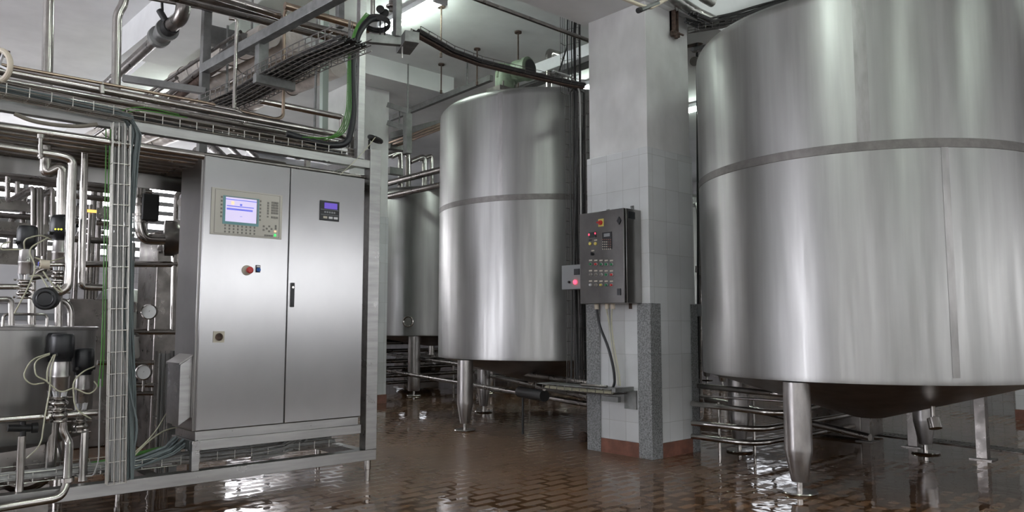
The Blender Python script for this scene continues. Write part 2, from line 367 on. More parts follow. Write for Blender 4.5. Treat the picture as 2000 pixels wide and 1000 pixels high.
def ang(px, py, c, r):                 # angle around a tank at which the seam seen at this pixel sits
    d = ray(px, py); d = V((d.x, d.y)).normalized(); cc = V(c); bq = cc.dot(d); disc = bq*bq-(cc.length_squared-r*r)
    p = d*(bq-math.sqrt(max(disc, 0))); return math.atan2(p.y-c[1], p.x-c[0])
T1 = tank('huge upright stainless steel tank with dull band, right of the tiled pillar', BT, BR, .80, 3.60, 2.44,
     [(math.pi+.02, 1.25), (math.pi/2-.02, 1.24), (.02, 1.25), (-1.27, 1.26)],
     [(ang(1682, 150, BT, BR), 2.47, 3.58, .085), (ang(1856, 500, BT, BR), .85, 2.41, .05)], cone=.36, outlet=False)
MB().tube([(BT[0]-.35, BT[1]-.62, .60), (BT[0]-.35, BT[1]-.62, .50)], .018).tube([(BT[0]-.35, BT[1]-.62, .51), (BT[0]-.37, BT[1]-.64, .44)], .045, 20).build('sample_valve', PIPE, T1)
MB().lathe([(0,.09),(.2,.09),(.24,.06),(.25,0),(.24,-.04)], (BT[0]-.28, BT[1]+1.0, 3.72), 32, (-.35,.5,.8)).build('manway', TANK, T1)
MT = (6.72, 6.93); MR = 1.32
T2 = tank('tall stainless steel tank with a motor on top, left of the tiled pillar', MT, MR, .81, 3.87, 2.63,
     [(math.pi+.03, 1.28), (math.pi/2-.05, 1.25), (.02, 1.25), (-math.pi/2, 1.25)], [(ang(977, 250, MT, MR), 2.66, 3.85, .06)], cone=.34, legr=(.093,.056))
T5 = tank('added stainless tank blocking window light far behind the tall tank, left of two', (12.3, 13.6), 1.35, .9, 3.7, None, [(math.pi,1.1),(-math.pi/2,1.1),(0,1.1)], cone=.2, seg=48)  # added to block far window light and darken the area below the tanks
T6 = tank('added stainless tank blocking window light far behind the tall tank, right of two', (13.2, 9.6), 1.35, .9, 3.7, None, [(math.pi,1.1),(-math.pi/2,1.1),(0,1.1)], cone=.2, seg=48)  # second added light blocker
# agitator drive on its roof
dv = thing('agitator_drive', 'green geared motor standing on the roof of the tank left of the pillar', 'motor', (MT[0]-.37, MT[1]+.31, 4.05))
dx, dy = ORG[dv.name].x, ORG[dv.name].y
MB().lathe([(.13,4.0),(.13,4.17),(.17,4.17),(.17,4.20),(.10,4.20)], (dx,dy,0), 24).build('stub', PIPE, dv)
MB().box(dx-.2,dx+.16,dy-.13,dy+.13,4.20,4.26).tube([(dx-.12,dy-.1,4.19),(dx-.12,dy-.1,4.33)],.012).tube([(dx+.1,dy-.1,4.19),(dx+.1,dy-.1,4.33)],.012).build('flange', PIPED, dv)
mdir = V((RT.x, RT.y, 0)); cpt = V((dx,dy,4.40))
MB().tube([cpt-V((0,0,.15)), cpt+V((0,0,.1))], .13, 20).beam(cpt-mdir*.10+V((0,0,.10)), cpt+mdir*.18+V((0,0,.06)), .2, .2).build('gearbox', GREEN, dv, bevel=.01)
mb = MB(); c0 = cpt+mdir*.13+V((0,0,.10))
mb.lathe([(0,0),(.12,0),(.14,.02),(.14,.17),(.155,.18),(.155,.23),(.13,.25),(0,.25)], c0, 28, (mdir*.8-V((FW.x,FW.y,0))*.6))
for i in range(14):
    a_ = 2*math.pi*i/14; o_ = V((-mdir.y, mdir.x, 0))*math.cos(a_)*.0+V((0,0,1))*.14; mb.beam(c0+mdir*.03+o_, c0+mdir*.1+o_, .04, .02)
mb.build('motor', GREEN, dv)
MB().lathe([(0,.252),(.115,.252),(.115,.256),(0,.256)], c0, 24, (mdir*.8-V((FW.x,FW.y,0))*.6)).build('fan_grille', RUBBER, dv)
KT = (8.35, 11.6)
T3 = tank('grey stainless tank with a round port near its base, behind the tall tank', KT, 1.30, 1.02, 3.55, None,
     [(math.atan2(-KT[1], -KT[0])-.25, 1.18), (math.pi/2+.7, 1.15), (.2, 1.15), (-math.pi/2+.5, 1.15)], cone=.2, seg=64, legr=(.105,.10))
pa = ang(798, 626, KT, 1.30); pc = V((KT[0]+1.29*math.cos(pa), KT[1]+1.29*math.sin(pa), 1.26)); pn = V((math.cos(pa), math.sin(pa), 0))
mb = MB(); mb.lathe([(.10,0),(.10,.04),(.085,.045),(.07,.03),(0,.03)], pc, 24, pn); mb.build('round_port', PIPE, T3)
T4 = tank('dark stainless tank glimpsed between the far pillar and the grey tank', (8.2, 14.9), 1.3, .95, 3.7, None, [(math.pi,1.1),(-math.pi/2,1.1),(0,1.1)], cone=.2, seg=48)

# ================================================================== CONTROL CABINET
FY = 5.16
cb = thing('control_cabinet', 'large two-door brushed steel control cabinet with an operator screen', 'cabinet', (2.43, 5.38, .16))
MB().box(1.80, 3.06, FY+.022, FY+.42, .50, 2.355).build('body', SIDE, cb, bevel=.004)
d1 = MB().box(1.815, 2.428, FY-.002, FY+.022, .505, 2.35).build('door', DOOR, cb, bevel=.003)
d2 = MB().box(2.436, 3.053, FY-.002, FY+.022, .505, 2.35).build('door', DOOR, cb, bevel=.003)
MB().box(1.82, 3.04, FY+.01, FY+.40, .44, .50).box(1.80, 3.06, FY+.0, FY+.05, .375, .44).box(1.80, 3.06, FY+.36, FY+.41, .375, .44)\
    .box(1.80,1.85,FY+.05,FY+.36,.375,.44).box(3.01,3.06,FY+.05,FY+.36,.375,.44).build('plinth', BEAM, cb, bevel=.002)
for x, y in ((1.80, FY+.0), (1.80, FY+.36), (2.96, FY+.36)): MB().box(x, x+.05, y, y+.05, .245, .376).build('leg', BEAM, cb, bevel=.002)
def pl(px, py): p = Y(px, py, FY-.002); return p.x, p.z       # on the door plane
# operator panel
x0, zt = pl(413, 366); x1, zb = pl(549, 467); zt = (zt+pl(549, 381)[1])/2; zb = (zb+pl(411, 458)[1])/2
yf = FY-.002
op = MB().box(x0, x1, yf-.008, yf, zb, zt).build('operator_panel', BEIGE, d1, bevel=.002)
W_, H_ = x1-x0, zt-zb
def rel(mb, u0, u1, v0, v1, dep, base=0): return mb.box(x0+u0*W_, x0+u1*W_, yf-.008-base-dep, yf-.008-base, zt-v1*H_, zt-v0*H_)
def sub(name, m, *rects, dep=.002, base=0):
    mb = MB()
    for q in rects: rel(mb, *q, dep, base)
    return mb.build(name, m, op_parent)
# the panel is thing > door > panel, so its pieces are parts of the door too
op_parent = d1
sub('screen_bezel', TEALP, (.155,.655,.15,.76), dep=.003)
sub('screen', SCREEN, (.19,.62,.17,.70), dep=.001, base=.003)
mb = MB(); rel(mb, .19,.62,.215,.232,.0006,.004); rel(mb,.205,.58,.355,.375,.0006,.004); rel(mb,.205,.565,.41,.45,.0006,.004); rel(mb,.385,.415,.30,.345,.0006,.004); rel(mb,.39,.42,.57,.578,.0006,.004); mb.build('screen_bar', SBLUE, d1)
mb = MB(); rel(mb, .265,.305,.26,.33,.0006,.004); mb.build('screen_symbol', SORNG, d1)
mb = MB(); rel(mb, .62,.632,.17,.70,.0012,.003); rel(mb,.19,.632,.163,.175,.0012,.003); mb.build('screen_shade', KEYM, d1)
keys = []
for r_ in range(6):
    for u in (.125, .665): keys.append((u, u+.022, .17+.083*r_, .21+.083*r_))
for r_ in range(3):
    for k in range(8): keys.append((.185+.058*k, .205+.058*k, .77+.068*r_, .81+.068*r_))
for r_ in range(5):
    for k in range(3): keys.append((.835+.036*k, .865+.036*k, .17+.058*r_, .215+.058*r_))
for r_ in range(5): keys.append((.775,.80,.19+.058*r_,.235+.058*r_))
for k in range(3): keys.append((.835+.036*k, .865+.036*k, .50, .545))
keys += [(.775,.798,.50,.535),(.72,.745,.72,.76),(.72,.745,.80,.84),(.80,.825,.71,.75),(.80,.825,.82,.86),(.765,.79,.765,.805),(.835,.86,.765,.805),(.895,.92,.69,.735),(.895,.92,.74,.79)]
for k in range(4): keys.append((.745+.032*k,.772+.032*k,.92,.955))
for q in keys:
    mb = MB(); rel(mb, *q, .0025); mb.build('key', KEYM, d1)
mb = MB(); rel(mb,.885,.915,.89,.945,.003); mb.build('green_key', LEDG, d1)
mb = MB(); rel(mb,.885,.915,.815,.85,.003); mb.build('amber_key', SORNG, d1)
mb = MB(); rel(mb,.045,.052,.03,.97,.0008); rel(mb,.955,.962,.03,.97,.0008); rel(mb,.05,.957,.028,.034,.0008); rel(mb,.05,.957,.965,.972,.0008); mb.build('panel_edge', KEYM, d1)
# emergency stop, selector, key lock
ex, ez = pl(482, 528)
MB().lathe([(0,0),(.036,0),(.036,.004),(.03,.006),(0,.006)], (ex,yf,ez), 28, (0,-1,0)).build('emergency_stop_plate', YEL if 0 else TAGM, d1)
MB().lathe([(.014,.006),(.014,.03),(.022,.032),(.024,.045),(.018,.052),(0,.053)], (ex+.006,yf,ez), 24, (0,-1,0)).build('emergency_stop_button', RED, d1)
sx, sz = pl(503.5, 525)
MB().box(sx-.016, sx+.016, yf-.006, yf, sz-.026, sz+.026).build('selector_plate', BLACK, d1)
MB().lathe([(0,.006),(.014,.006),(.014,.02),(0,.022)], (sx,yf,sz-.008), 20, (0,-1,0)).box(sx-.004,sx+.004,yf-.03,yf-.02,sz-.02,sz+.004).build('selector_knob', BLUE, d1)
MB().box(sx-.012, sx+.012, yf-.008, yf-.006, sz+.01, sz+.022).build('selector_tag', WHITE, d1)
kx, kz = pl(427, 658)
MB().box(kx-.038, kx+.038, yf-.005, yf, kz-.038, kz+.038).build('lock_plate', TAGM, d1)
MB().lathe([(.024,.005),(.026,.01),(.016,.012),(.016,.007),(0,.007)], (kx,yf,kz), 24, (0,-1,0)).build('lock', RUST, d1)
# handle and controller on the right door
hx, hz = pl(570.5, 576)
MB().box(hx-.014, hx+.014, yf-.012, yf, hz-.088, hz+.088).build('door_handle', BLACK, d2, bevel=.003)
MB().lathe([(0,.012),(.008,.012),(.008,.014),(0,.014)], (hx,yf,hz+.055), 16, (0,-1,0)).build('handle_lock', PIPE, d2)
x0, zt = pl(624.5, 391); x1, zb = pl(661.5, 433); zt = (zt+pl(661.5,395)[1])/2; zb = (zb+pl(624,430)[1])/2; W_, H_ = x1-x0, zt-zb
MB().box(x0, x1, yf-.008, yf, zb, zt).build('controller', BLACK, d2, bevel=.002)
mb = MB(); rel(mb,.22,.88,.10,.40,.0015); mb.build('controller_display', LCD, d2)
mb = MB(); rel(mb,.05,.95,.44,.46,.001); rel(mb,.05,.95,.70,.715,.001); mb.build('controller_line', GREYBOX, d2)
for u in (.17,.45,.71):
    mb = MB(); rel(mb,u,u+.20,.79,.90,.003); mb.build('controller_button', TAGM if u < .4 else WHITE, d2)
for k in range(5):
    mb = MB(); rel(mb,.22+.12*k,.30+.12*k,.53,.62,.002); mb.build('controller_key', GREYBOX, d2)
# hood on the left flank, tray below it
hd = MB().prism([V((1.725,FY+.06,.94)), V((1.80,FY+.06,.99)), V((1.80,FY+.31,.99)), V((1.725,FY+.31,.94))], (0,0,-.40))
cm = thing('cooling_unit', 'slim stainless steel cooling hood hung on the left flank of the control cabinet', 'hood', (1.72, FY+.2, .56))
hd.build('casing', BEAM, cm, bevel=.002)
MB().prism([V((1.715,FY+.05,.95)), V((1.80,FY+.05,1.005)), V((1.80,FY+.32,1.005)), V((1.715,FY+.32,.95))], (0,0,-.012)).build('lid', SIDE, cm)

# ================================================================== SKID FRAME
sk = thing('skid_frame', 'stainless steel skid frame carrying the control cabinet, valves and cable trays', 'frame', (1.9, FY+.5, 0))
def skp(mb, nm='beam', m=BEAM): return mb.build(nm, m, sk, bevel=.003)
skp(MB().box(-.55, 3.20, FY, FY+.09, .162, .243))
skp(MB().box(-.55, 3.14, FY+.80, FY+.88, .162, .243))
for x in (.30, 1.55, 3.07):
    skp(MB().box(x, x+.08, FY+.09, FY+.80, .165, .24))
post = MB().box(3.10, 3.20, FY-.002, FY+.088, .243, 2.60); skp(post, 'post')
skp(MB().box(-.5, -.40, FY, FY+.08, .243, 2.45), 'post'); skp(MB().box(3.10, 3.18, FY+.80, FY+.88, .243, 2.45), 'post'); skp(MB().box(-.5, -.42, FY+.80, FY+.88, .243, 2.44), 'post')
skp(MB().box(-.5, 3.10, FY+.0, FY+.06, 2.44, 2.505), 'top_beam')
skp(MB().box(-.5, 3.18, FY+.80, FY+.86, 2.44, 2.505), 'top_beam')
skp(MB().box(2.94, 3.00, FY+.06, FY+.80, 2.44, 2.505), 'cross_beam'); skp(MB().box(.2, .26, FY+.06, FY+.80, 2.44, 2.505), 'cross_beam')
for x, y in ((3.15, FY+.045), (3.14, FY+.84), (-.45, FY+.045), (-.45, FY+.84), (1.59, FY+.84)):
    MB().lathe([(0,.162),(.026,.162),(.026,.09),(.024,.088),(.021,.085),(.021,.0),(0,0)], (x,y,0), 24).build('adjustable_foot', PIPE, sk)
# tall post above the skid with its arm and junction box
tp = thing('mast_post', 'slender steel post standing on the skid beside the black hose, rising to the ceiling', 'post', (3.02, FY+.02, 2.505))
MB().box(2.985, 3.045, FY+.0, FY+.055, 2.505, CEIL).build('post', BEAM, tp, bevel=.003)
arm = Z(790, 82, 3.5)
MB().beam((3.045, FY+.03, 3.50), (arm.x, arm.y, 3.50), .05, .07).build('arm', GALV, tp, bevel=.003)
MB().beam((arm.x-.02, arm.y-.14, 3.50), (arm.x+.08, arm.y+.14, 3.50), .12, .09).build('arm_bracket', GALV, tp, bevel=.003)
MB().tube([(arm.x-.02, arm.y, 3.46), (arm.x-.02, arm.y, 3.36)], .007, 8).build('arm_bolt', WIRE, tp)

# ================================================================== CABLE TRAYS
def tray(label, pts, wdt, side, m=WIRE, group=None, name='cable_tray', step=.1, wr=.0028, nl=5, hang=None, upv=None):
    """wire basket tray along pts (list of Vectors); side wires raised"""
    t = thing(name, label, 'cable tray', pts[0], group); mb = MB(); P = [V(p) for p in pts]
    def frame(i):
        d_ = (P[min(i+1, len(P)-1)]-P[max(i-1, 0)]).normalized(); n_ = upv(i) if upv else V((0,0,1))
        return d_.cross(n_).normalized(), n_
    def off(a_, b_): return [p + frame(i)[0]*a_ + frame(i)[1]*b_ for i, p in enumerate(P)]
    for k in range(nl): mb.tube(off(wdt*(k/(nl-1)-.5), 0), wr, 6)
    for s_ in (-1, 1):
        for hh in (side*.5, side): mb.tube(off(s_*wdt/2, hh), wr, 6)
    mb.build('long_wires', m, t); mb = MB()
    for i in range(len(P)-1):
        L_ = (P[i+1]-P[i]).length; n = max(1, round(L_/step)); sd, up_ = frame(i)
        for j in range(n):
            c_ = P[i].lerp(P[i+1], j/n)
            mb.tube([c_-sd*wdt/2+up_*side, c_-sd*wdt/2, c_+sd*wdt/2, c_+sd*wdt/2+up_*side], wr, 6)
    mb.build('cross_wires', m, t)
    return t
def bundle(name, label, pts, R, n, r, m, cat='cables', wob=.6, seg=6, group=None, flat=1.0, seed=1, fan=0, kind='stuff'):
    """many cables running together along a path"""
    rnd = random.Random(seed); P = [V(p) for p in pts]
    Q = [P[0]]
    for i in range(len(P)-1):
        k = max(1, int((P[i+1]-P[i]).length/.16))
        for j in range(1, k+1): Q.append(P[i].lerp(P[i+1], j/k))
    mb = MB()
    for c_ in range(n):
        a_, q = rnd.uniform(0, 6.28), math.sqrt(rnd.random()); ph1, ph2 = rnd.uniform(0, 6.28), rnd.uniform(0, 6.28); pp = []
        for i, p in enumerate(Q):
            d_ = (Q[min(i+1, len(Q)-1)]-Q[max(i-1, 0)]).normalized(); ref = V((0,0,1)) if abs(d_.z) < .8 else V((RT.x, RT.y, 0))
            s1 = d_.cross(ref).normalized(); s2 = s1.cross(d_)
            if abs(d_.z) >= .8: s2, s1 = s1, s2 if False else ref
            k = 1+fan*i/len(Q); aa = a_+wob*math.sin(i*.35+ph1)
            pp.append(p + s1*(R*q*math.cos(aa)*k) + s2*(R*flat*q*math.sin(aa)*k))
        mb.tube(pp, r*rnd.uniform(.75, 1.2), seg)
    return mb.build(name, m, label=label, cat=cat, group=group, kind=kind)
# upper front tray, right and left run
a = Y(222, 250, 5.13); c_ = Y(706, 317, 5.13)
TR = tray('bright wire basket tray on the beam above the control cabinet', [V((1.20,FY+.05,2.512)), V((2.95,FY+.05,2.512))], .12, .055, step=.11)
TL = tray('bright wire basket tray full of grey cables at the left edge of the view', [V((.30,5.02,2.50)), V((.75,5.04,2.49)), V((1.30,5.05,2.475))], .14, .06, step=.105)
bundle('cable_bundle', 'grey cables lying in the left wire tray', [(.30,5.02,2.535),(.75,5.04,2.525),(1.22,5.05,2.51),(1.30,5.06,2.49),(1.345,5.08,2.40),(1.34,5.1,2.25),(1.335,5.11,1.9)], .04, 22, .005, CTEAL, seed=3, flat=.6)
bundle('cable_bundle', 'thin dark cables lying in the tray above the cabinet', [(1.2,FY+.05,2.53),(2.0,FY+.05,2.525),(2.9,FY+.05,2.53)], .05, 14, .005, CDARK, seed=5, flat=.4)
rs = random.Random(4)
# corrugated conduit under the left tray
cp_ = [Y(28, 222, 5.06), Y(60, 236, 5.06), Y(110, 245, 5.06), Y(160, 247, 5.06), Y(190, 243, 5.06)]
MB().tube(cp_, .012, 10, bend=.1).build('conduit', mat('corrugated_conduit', (.20,.18,.15), .5), label='sagging corrugated grey conduit under the left cable tray', cat='conduit')
# green cables and the black hose
def cable(name, label, pts, r, m, cat='cable', group=None, bend=.3, seg=8): return MB().tube(pts, r, seg, bend=bend, nb=6).build(name, m, label=label, cat=cat, group=group)
for k in (0, 2):
    cable('green_cable', ('topmost', 'middle', 'lowest')[k]+' of the green cables arching over the tray corner', [Y(222+4*k, 222+4*k, 5.2), Y(262, 208+3*k, 5.2), Y(300, 212+3*k, 5.22), Y(350+8*k, 224+3*k, 5.24)], .0036, CGREEN, group='green cables')
cable('black_hose', 'thick black corrugated hose climbing beside the tall post', [Y(560,261,5.22), Y(640,285,5.18), Y(680,283,5.12), Y(691,225,5.12), Y(687,120,5.12), Y(700,62,5.12), Y(722,38,5.12), Y(738,36,5.14)], .025, BLACK, 'hose', bend=.25, seg=14)
for k in range(4):
    cable('green_cable', ['leftmost', 'second from the left', 'third from the left', 'rightmost'][k]+' of the green cables tied along the black hose', [Y(590+14*k,268+2*k,5.14), Y(655+6*k,270-2*k,5.10), Y(677+3*k,225,5.09), Y(680+1.5*k,100,5.08), Y(694+2*k,52-k,5.08), Y(715+2*k,25+k,5.09)], .0036, CGREEN, group='green cables')
lad = tray('narrow wire ladder tray fixed upright to the tall post', [V((2.93,FY+.02,2.58)), V((2.93,FY+.02,3.1)), V((2.93,FY+.02,3.6))], .07, .03, m=GALV, step=.07, nl=3, upv=lambda i: V((0,-1,0)))
cable('pale_wire', 'thin pale wire tied across the front of the right skid post', [Y(733,268,5.10), Y(716,290,5.13), Y(690,318,5.13), Y(664,342,5.15)], .003, HOSE)
mb = MB()
for k in range(7): mb.ring(Y(736, 46, 5.2)+V((0,0,.006*k-.02)), (0.1,.15,1), .10+.004*(k % 3), .007, 24, 6)
mb.build('cable_coil', CDARK, label='coil of dark cable resting on top of the post arm', cat='cable coil')
mb = MB().ring(Y(733, 272, 5.25), (.3,-.2,1), .05, .018, 20, 8); mb.tube([Y(721,274,5.25), Y(721,290,5.2)], .008, 8); mb.build('hose_loop', RUBBER, label='small black hose loop on top of the right skid post', cat='hose')
# tall vertical ladder tray with cables, left of the cabinet
tray('upright wire cable tray packed with cables, left of the cabinet', [V((1.325,FY-.115,.25)), V((1.295,FY-.115,1.3)), V((1.26,FY-.115,2.45))], .10, .05, m=WIRE, step=.125, nl=4, wr=.0034, upv=lambda i: V((0,1,0)))
bundle('cable_bundle', 'pale grey cables inside the upright wire tray', [(1.325,FY-.07,.26),(1.31,FY-.07,1.0),(1.28,FY-.07,1.8),(1.26,FY-.07,2.44)], .046, 22, .005, CGREY, seed=11, flat=.4, wob=.9)
bundle('cable_bundle', 'teal grey cables hanging right of the upright wire tray', [(1.335,5.11,2.3),(1.345,FY-.05,1.8),(1.365,FY-.05,1.2),(1.39,FY-.05,.8),(1.40,FY-.05,.5),(1.40,FY-.05,.26)], .024, 20, .005, CTEAL, seed=12, fan=.8, wob=1.2)
for k in (0, 3):
    cable('green_cable', ['left', 'second', 'third', 'right'][k]+' one of the two green cables running down the left side of the upright tray', [Y(207+3*k,252,5.10-.01*(k%2)), Y(207+2.2*k,300,5.09), Y(204+1.8*k,450,5.10-.01*(k%2)), Y(201+1.6*k,600,5.09), Y(198+1.5*k,700,5.10), Y(192+2.5*k,755,5.12)], .0034, CGREEN, group='green cables')
cable('loose_cable', 'single teal grey cable looping away from the hanging bundle', [Y(246,690,5.08), Y(252,760,5.06), Y(270,830,5.06), Y(262,880,5.08), Y(250,915,5.12)], .006, CTEAL)
cable('loose_cable', 'thin grey cable swinging past the blank left of the upright tray', [Y(196,740,5.08), Y(194,820,5.06), Y(193,900,5.08), Y(182,930,5.1), Y(168,930,5.12)], .004, CGREY)
# cables lying in a tray at floor level through the skid
tray('long wire tray with cables lying low inside the skid frame', [V((-.4,FY+.30,.27)), V((3.0,FY+.30,.27))], .28, .06, step=.12, nl=6)
bundle('cable_bundle', 'pale cables lying in the low tray under the cabinet', [(-.4,FY+.3,.30),(1.0,FY+.28,.30),(1.9,FY+.3,.30),(2.95,FY+.3,.30)], .13, 46, .006, CGREY, seed=21, flat=.18)
bundle('cable_bundle', 'tangle of teal and white cables on the skid floor left of the cabinet leg', [(1.33,FY+.18,.29),(1.5,FY+.22,.29),(1.72,FY+.2,.36),(1.80,FY+.22,.42)], .08, 30, .006, CTEAL, seed=22, flat=.4, fan=.3)
bundle('cable_bundle', 'fan of grey cables dropping from under the cabinet into the low tray', [(2.74,FY+.3,.44),(2.66,FY+.3,.36),(2.50,FY+.25,.31),(2.30,FY+.28,.29)], .12, 26, .006, CGREY, seed=23, flat=.6)
for k in range(4):
    cable('green_cable', ['nearest', 'second nearest', 'third nearest', 'farthest'][k]+' of the green cables lying on the skid floor', [V((1.30,FY+.33+.02*k,.31)), V((1.55,FY+.36+.02*k,.33)), V((1.75,FY+.40+.02*k,.36)), V((2.1,FY+.35,.33))], .006, CGREEN, group='green cables')
cable('air_hose', 'pale yellow hose lying across the skid floor towards the cabinet', [Y(230,925,5.3), Y(290,860,5.4), Y(330,835,5.5), Y(385,832,5.5), Y(400,870,5.4)], .005, HOSE)
cable('air_hose', 'pale yellow hose arching from the low green cables to the cabinet foot', [Y(245,900,5.3), Y(300,850,5.35), Y(335,790,5.6), Y(360,780,5.7)], .004, HOSE)
# second upright tray behind
tray('dark upright wire tray standing behind the skid, left of the cabinet', [V((1.93,6.25,.0)), V((1.93,6.25,1.0))], .11, .05, m=WIRED, step=.12, nl=4, upv=lambda i: V((0,-1,0)))
bundle('cable_bundle', 'grey cables rising in the dark upright tray behind the skid', [(1.93,6.22,.02),(1.93,6.22,.98)], .04, 16, .006, CGREY, seed=25, flat=.5)
MB().box(1.99,2.05,6.2,6.26,0,1.0).build('steel_upright', GALV, label='short grey steel upright beside the dark cable tray', cat='post')

# ================================================================== PIPE RACKS
def pipe(label, pts, r, m=PIPE, group=None, name='steel_pipe', bend=.09, cat='pipe', seg=14, clamps=()):
    o = MB().tube(pts, r, seg, bend=bend, nb=7).build(name, m, label=label, cat=cat, group=group)
    return o
zr = 2.72
names = ['topmost', 'second from the top', 'third from the top', 'lowest']
for k, (pa_, pb_, rr_) in enumerate([((-30,133),(705,286),.027), ((-30,151),(705,292),.024), ((-30,166),(705,297),.024), ((-30,181),(700,303),.024)]):
    A_ = Z(*pa_, zr); B_ = Z(700, 283, zr)
    yk = Z(0, pa_[1]+6, zr).y + 0.0; pipe(names[k]+' of the four long parallel pipes above the left cable tray', [V((-.4, yk-.02, zr)), V((3.05, yk+.02, zr))], rr_, group='upper pipe rack')
zl = 2.33
for k in range(8):
    yk = 4.95+.125*k
    pipe('pipe %s in the tight rack under the top beam' % ['nearest the camera', 'second from the front', 'third from the front', 'fourth from the front', 'fourth from the back', 'third from the back', 'second from the back', 'farthest back'][k], [V((-.4, yk+.15, zl)), V((1.78 if k < 2 else 3.3, yk+.15, zl))], .027 if k != 2 else .034, PIPED if k > 2 else PIPE, group='lower pipe rack')
MB().box(-.4,3.0,FY+.70,FY+.72,2.2,2.43).build('rear_panel', SIDE, label='long plain steel panel behind the lower pipe rack', cat='panel')
for x in (.1, 2.96): MB().box(x, x+.04, 5.22, 6.2, 2.665, 2.69).build('rack_support', PIPED, sk)
for x in (.1, 2.96):
    for y in (5.23, 5.98): MB().box(x, x+.04, y, y+.04, 2.5, 2.667).build('rack_upright', PIPED, sk)
# pipe along the cabinet's top front
pipe('long thin pipe running over the cabinet top edge', [Y(240,279,FY+.08), Y(712,346,FY+.08)], .016, PIPED)
MB().box(2.05,2.5,FY+.2,FY+.6,2.36,2.44).build('cabinet_top_motor', PIPED, label='flat steel box on the cabinet roof below the beam', cat='box', bevel=.02)
# pipes down on the left
zq = 5.02
pipe('bright pipe running in from the left and bending down beside the valves', [Y(-30,282,zq), Y(116,304,zq), Y(142,312,zq), Y(133,566,zq), Y(95,575,zq)], .025, PIPE, bend=.12)
pipe('thick pipe dropping from the rack with two bends behind the bright one', [Y(88,285,5.25), Y(89,342,5.25), Y(122,322,5.22), Y(121,420,5.22)], .033, PIPE, bend=.05)
MB().tube([Y(79,268,5.0), Y(79,310,5.0)], .011).tube([Y(79,263,5.0), Y(79,270,5.0)], .02).tube([Y(79,303,5.0), Y(79,307,5.0)], .019).tube([Y(79,283,5.0), Y(79,300,5.0)], .014).build('vent_valve', PIPE, label='small polished vent valve standing on the bright left pipe', cat='valve')
pipe('vertical pipe between the valves and the upright cable tray', [Y(165,300,5.4), Y(159,560,5.4), Y(200,562,5.45)], .022, PIPE, bend=.03)
# verticals above the rack
pipe('straight vertical pipe rising to the ceiling at the far left', [Y(96,-30,6.2), Y(92,158,6.2), Y(91,215,6.2)], .036, PIPE)
pipe('vertical pipe with a kink near its top, second from the left', [Y(246,-40,6.0), Y(242,8,6.0), Y(229,28,6.0), Y(226,190,6.0), Y(226,240,6.0)], .032, PIPE, bend=.1)
pipe('thin tarnished brown pipe crossing above the upper rack', [Y(0,126,5.3), Y(395,199,5.3), Y(420,205,5.3)], .0105, COPPER)
MB().tube([Y(200,166,5.3), Y(200,182,5.3)], .012).ring(Y(200,163,5.3), (1,0,0), .014, .004).build('pipe_clip', WIRE, label='small clip holding the thin brown pipe above the rack', cat='clip')
hw = thing('hand_wheel_valve', 'valve with a cream handwheel at the left edge of the view', 'valve', Y(-6,128,5.0))
MB().ring(Y(-2,128,5.0), (.85,.5,.1), .085, .016, 32, 10).build('rim', PVC, hw)
mb = MB()
for k in range(4):
    a_ = k*math.pi/2+.4; c0 = Y(-2,128,5.0); e1 = V((-.5,.85,0)); mb.beam(c0, c0+(e1*math.cos(a_)+V((0,0,1))*math.sin(a_))*.085, .012, .012)
mb.build('spokes', WHITE, hw)
MB().tube([Y(-30,100,5.05), Y(-2,128,5.0)], .012).box(*[q for pr_ in ((Y(6,100,5).x-.03,Y(6,100,5).x+.03),(4.97,5.05),(Y(6,100,5).z-.02,Y(6,100,5).z+.0)) for q in pr_]).build('stem', RUST, hw)

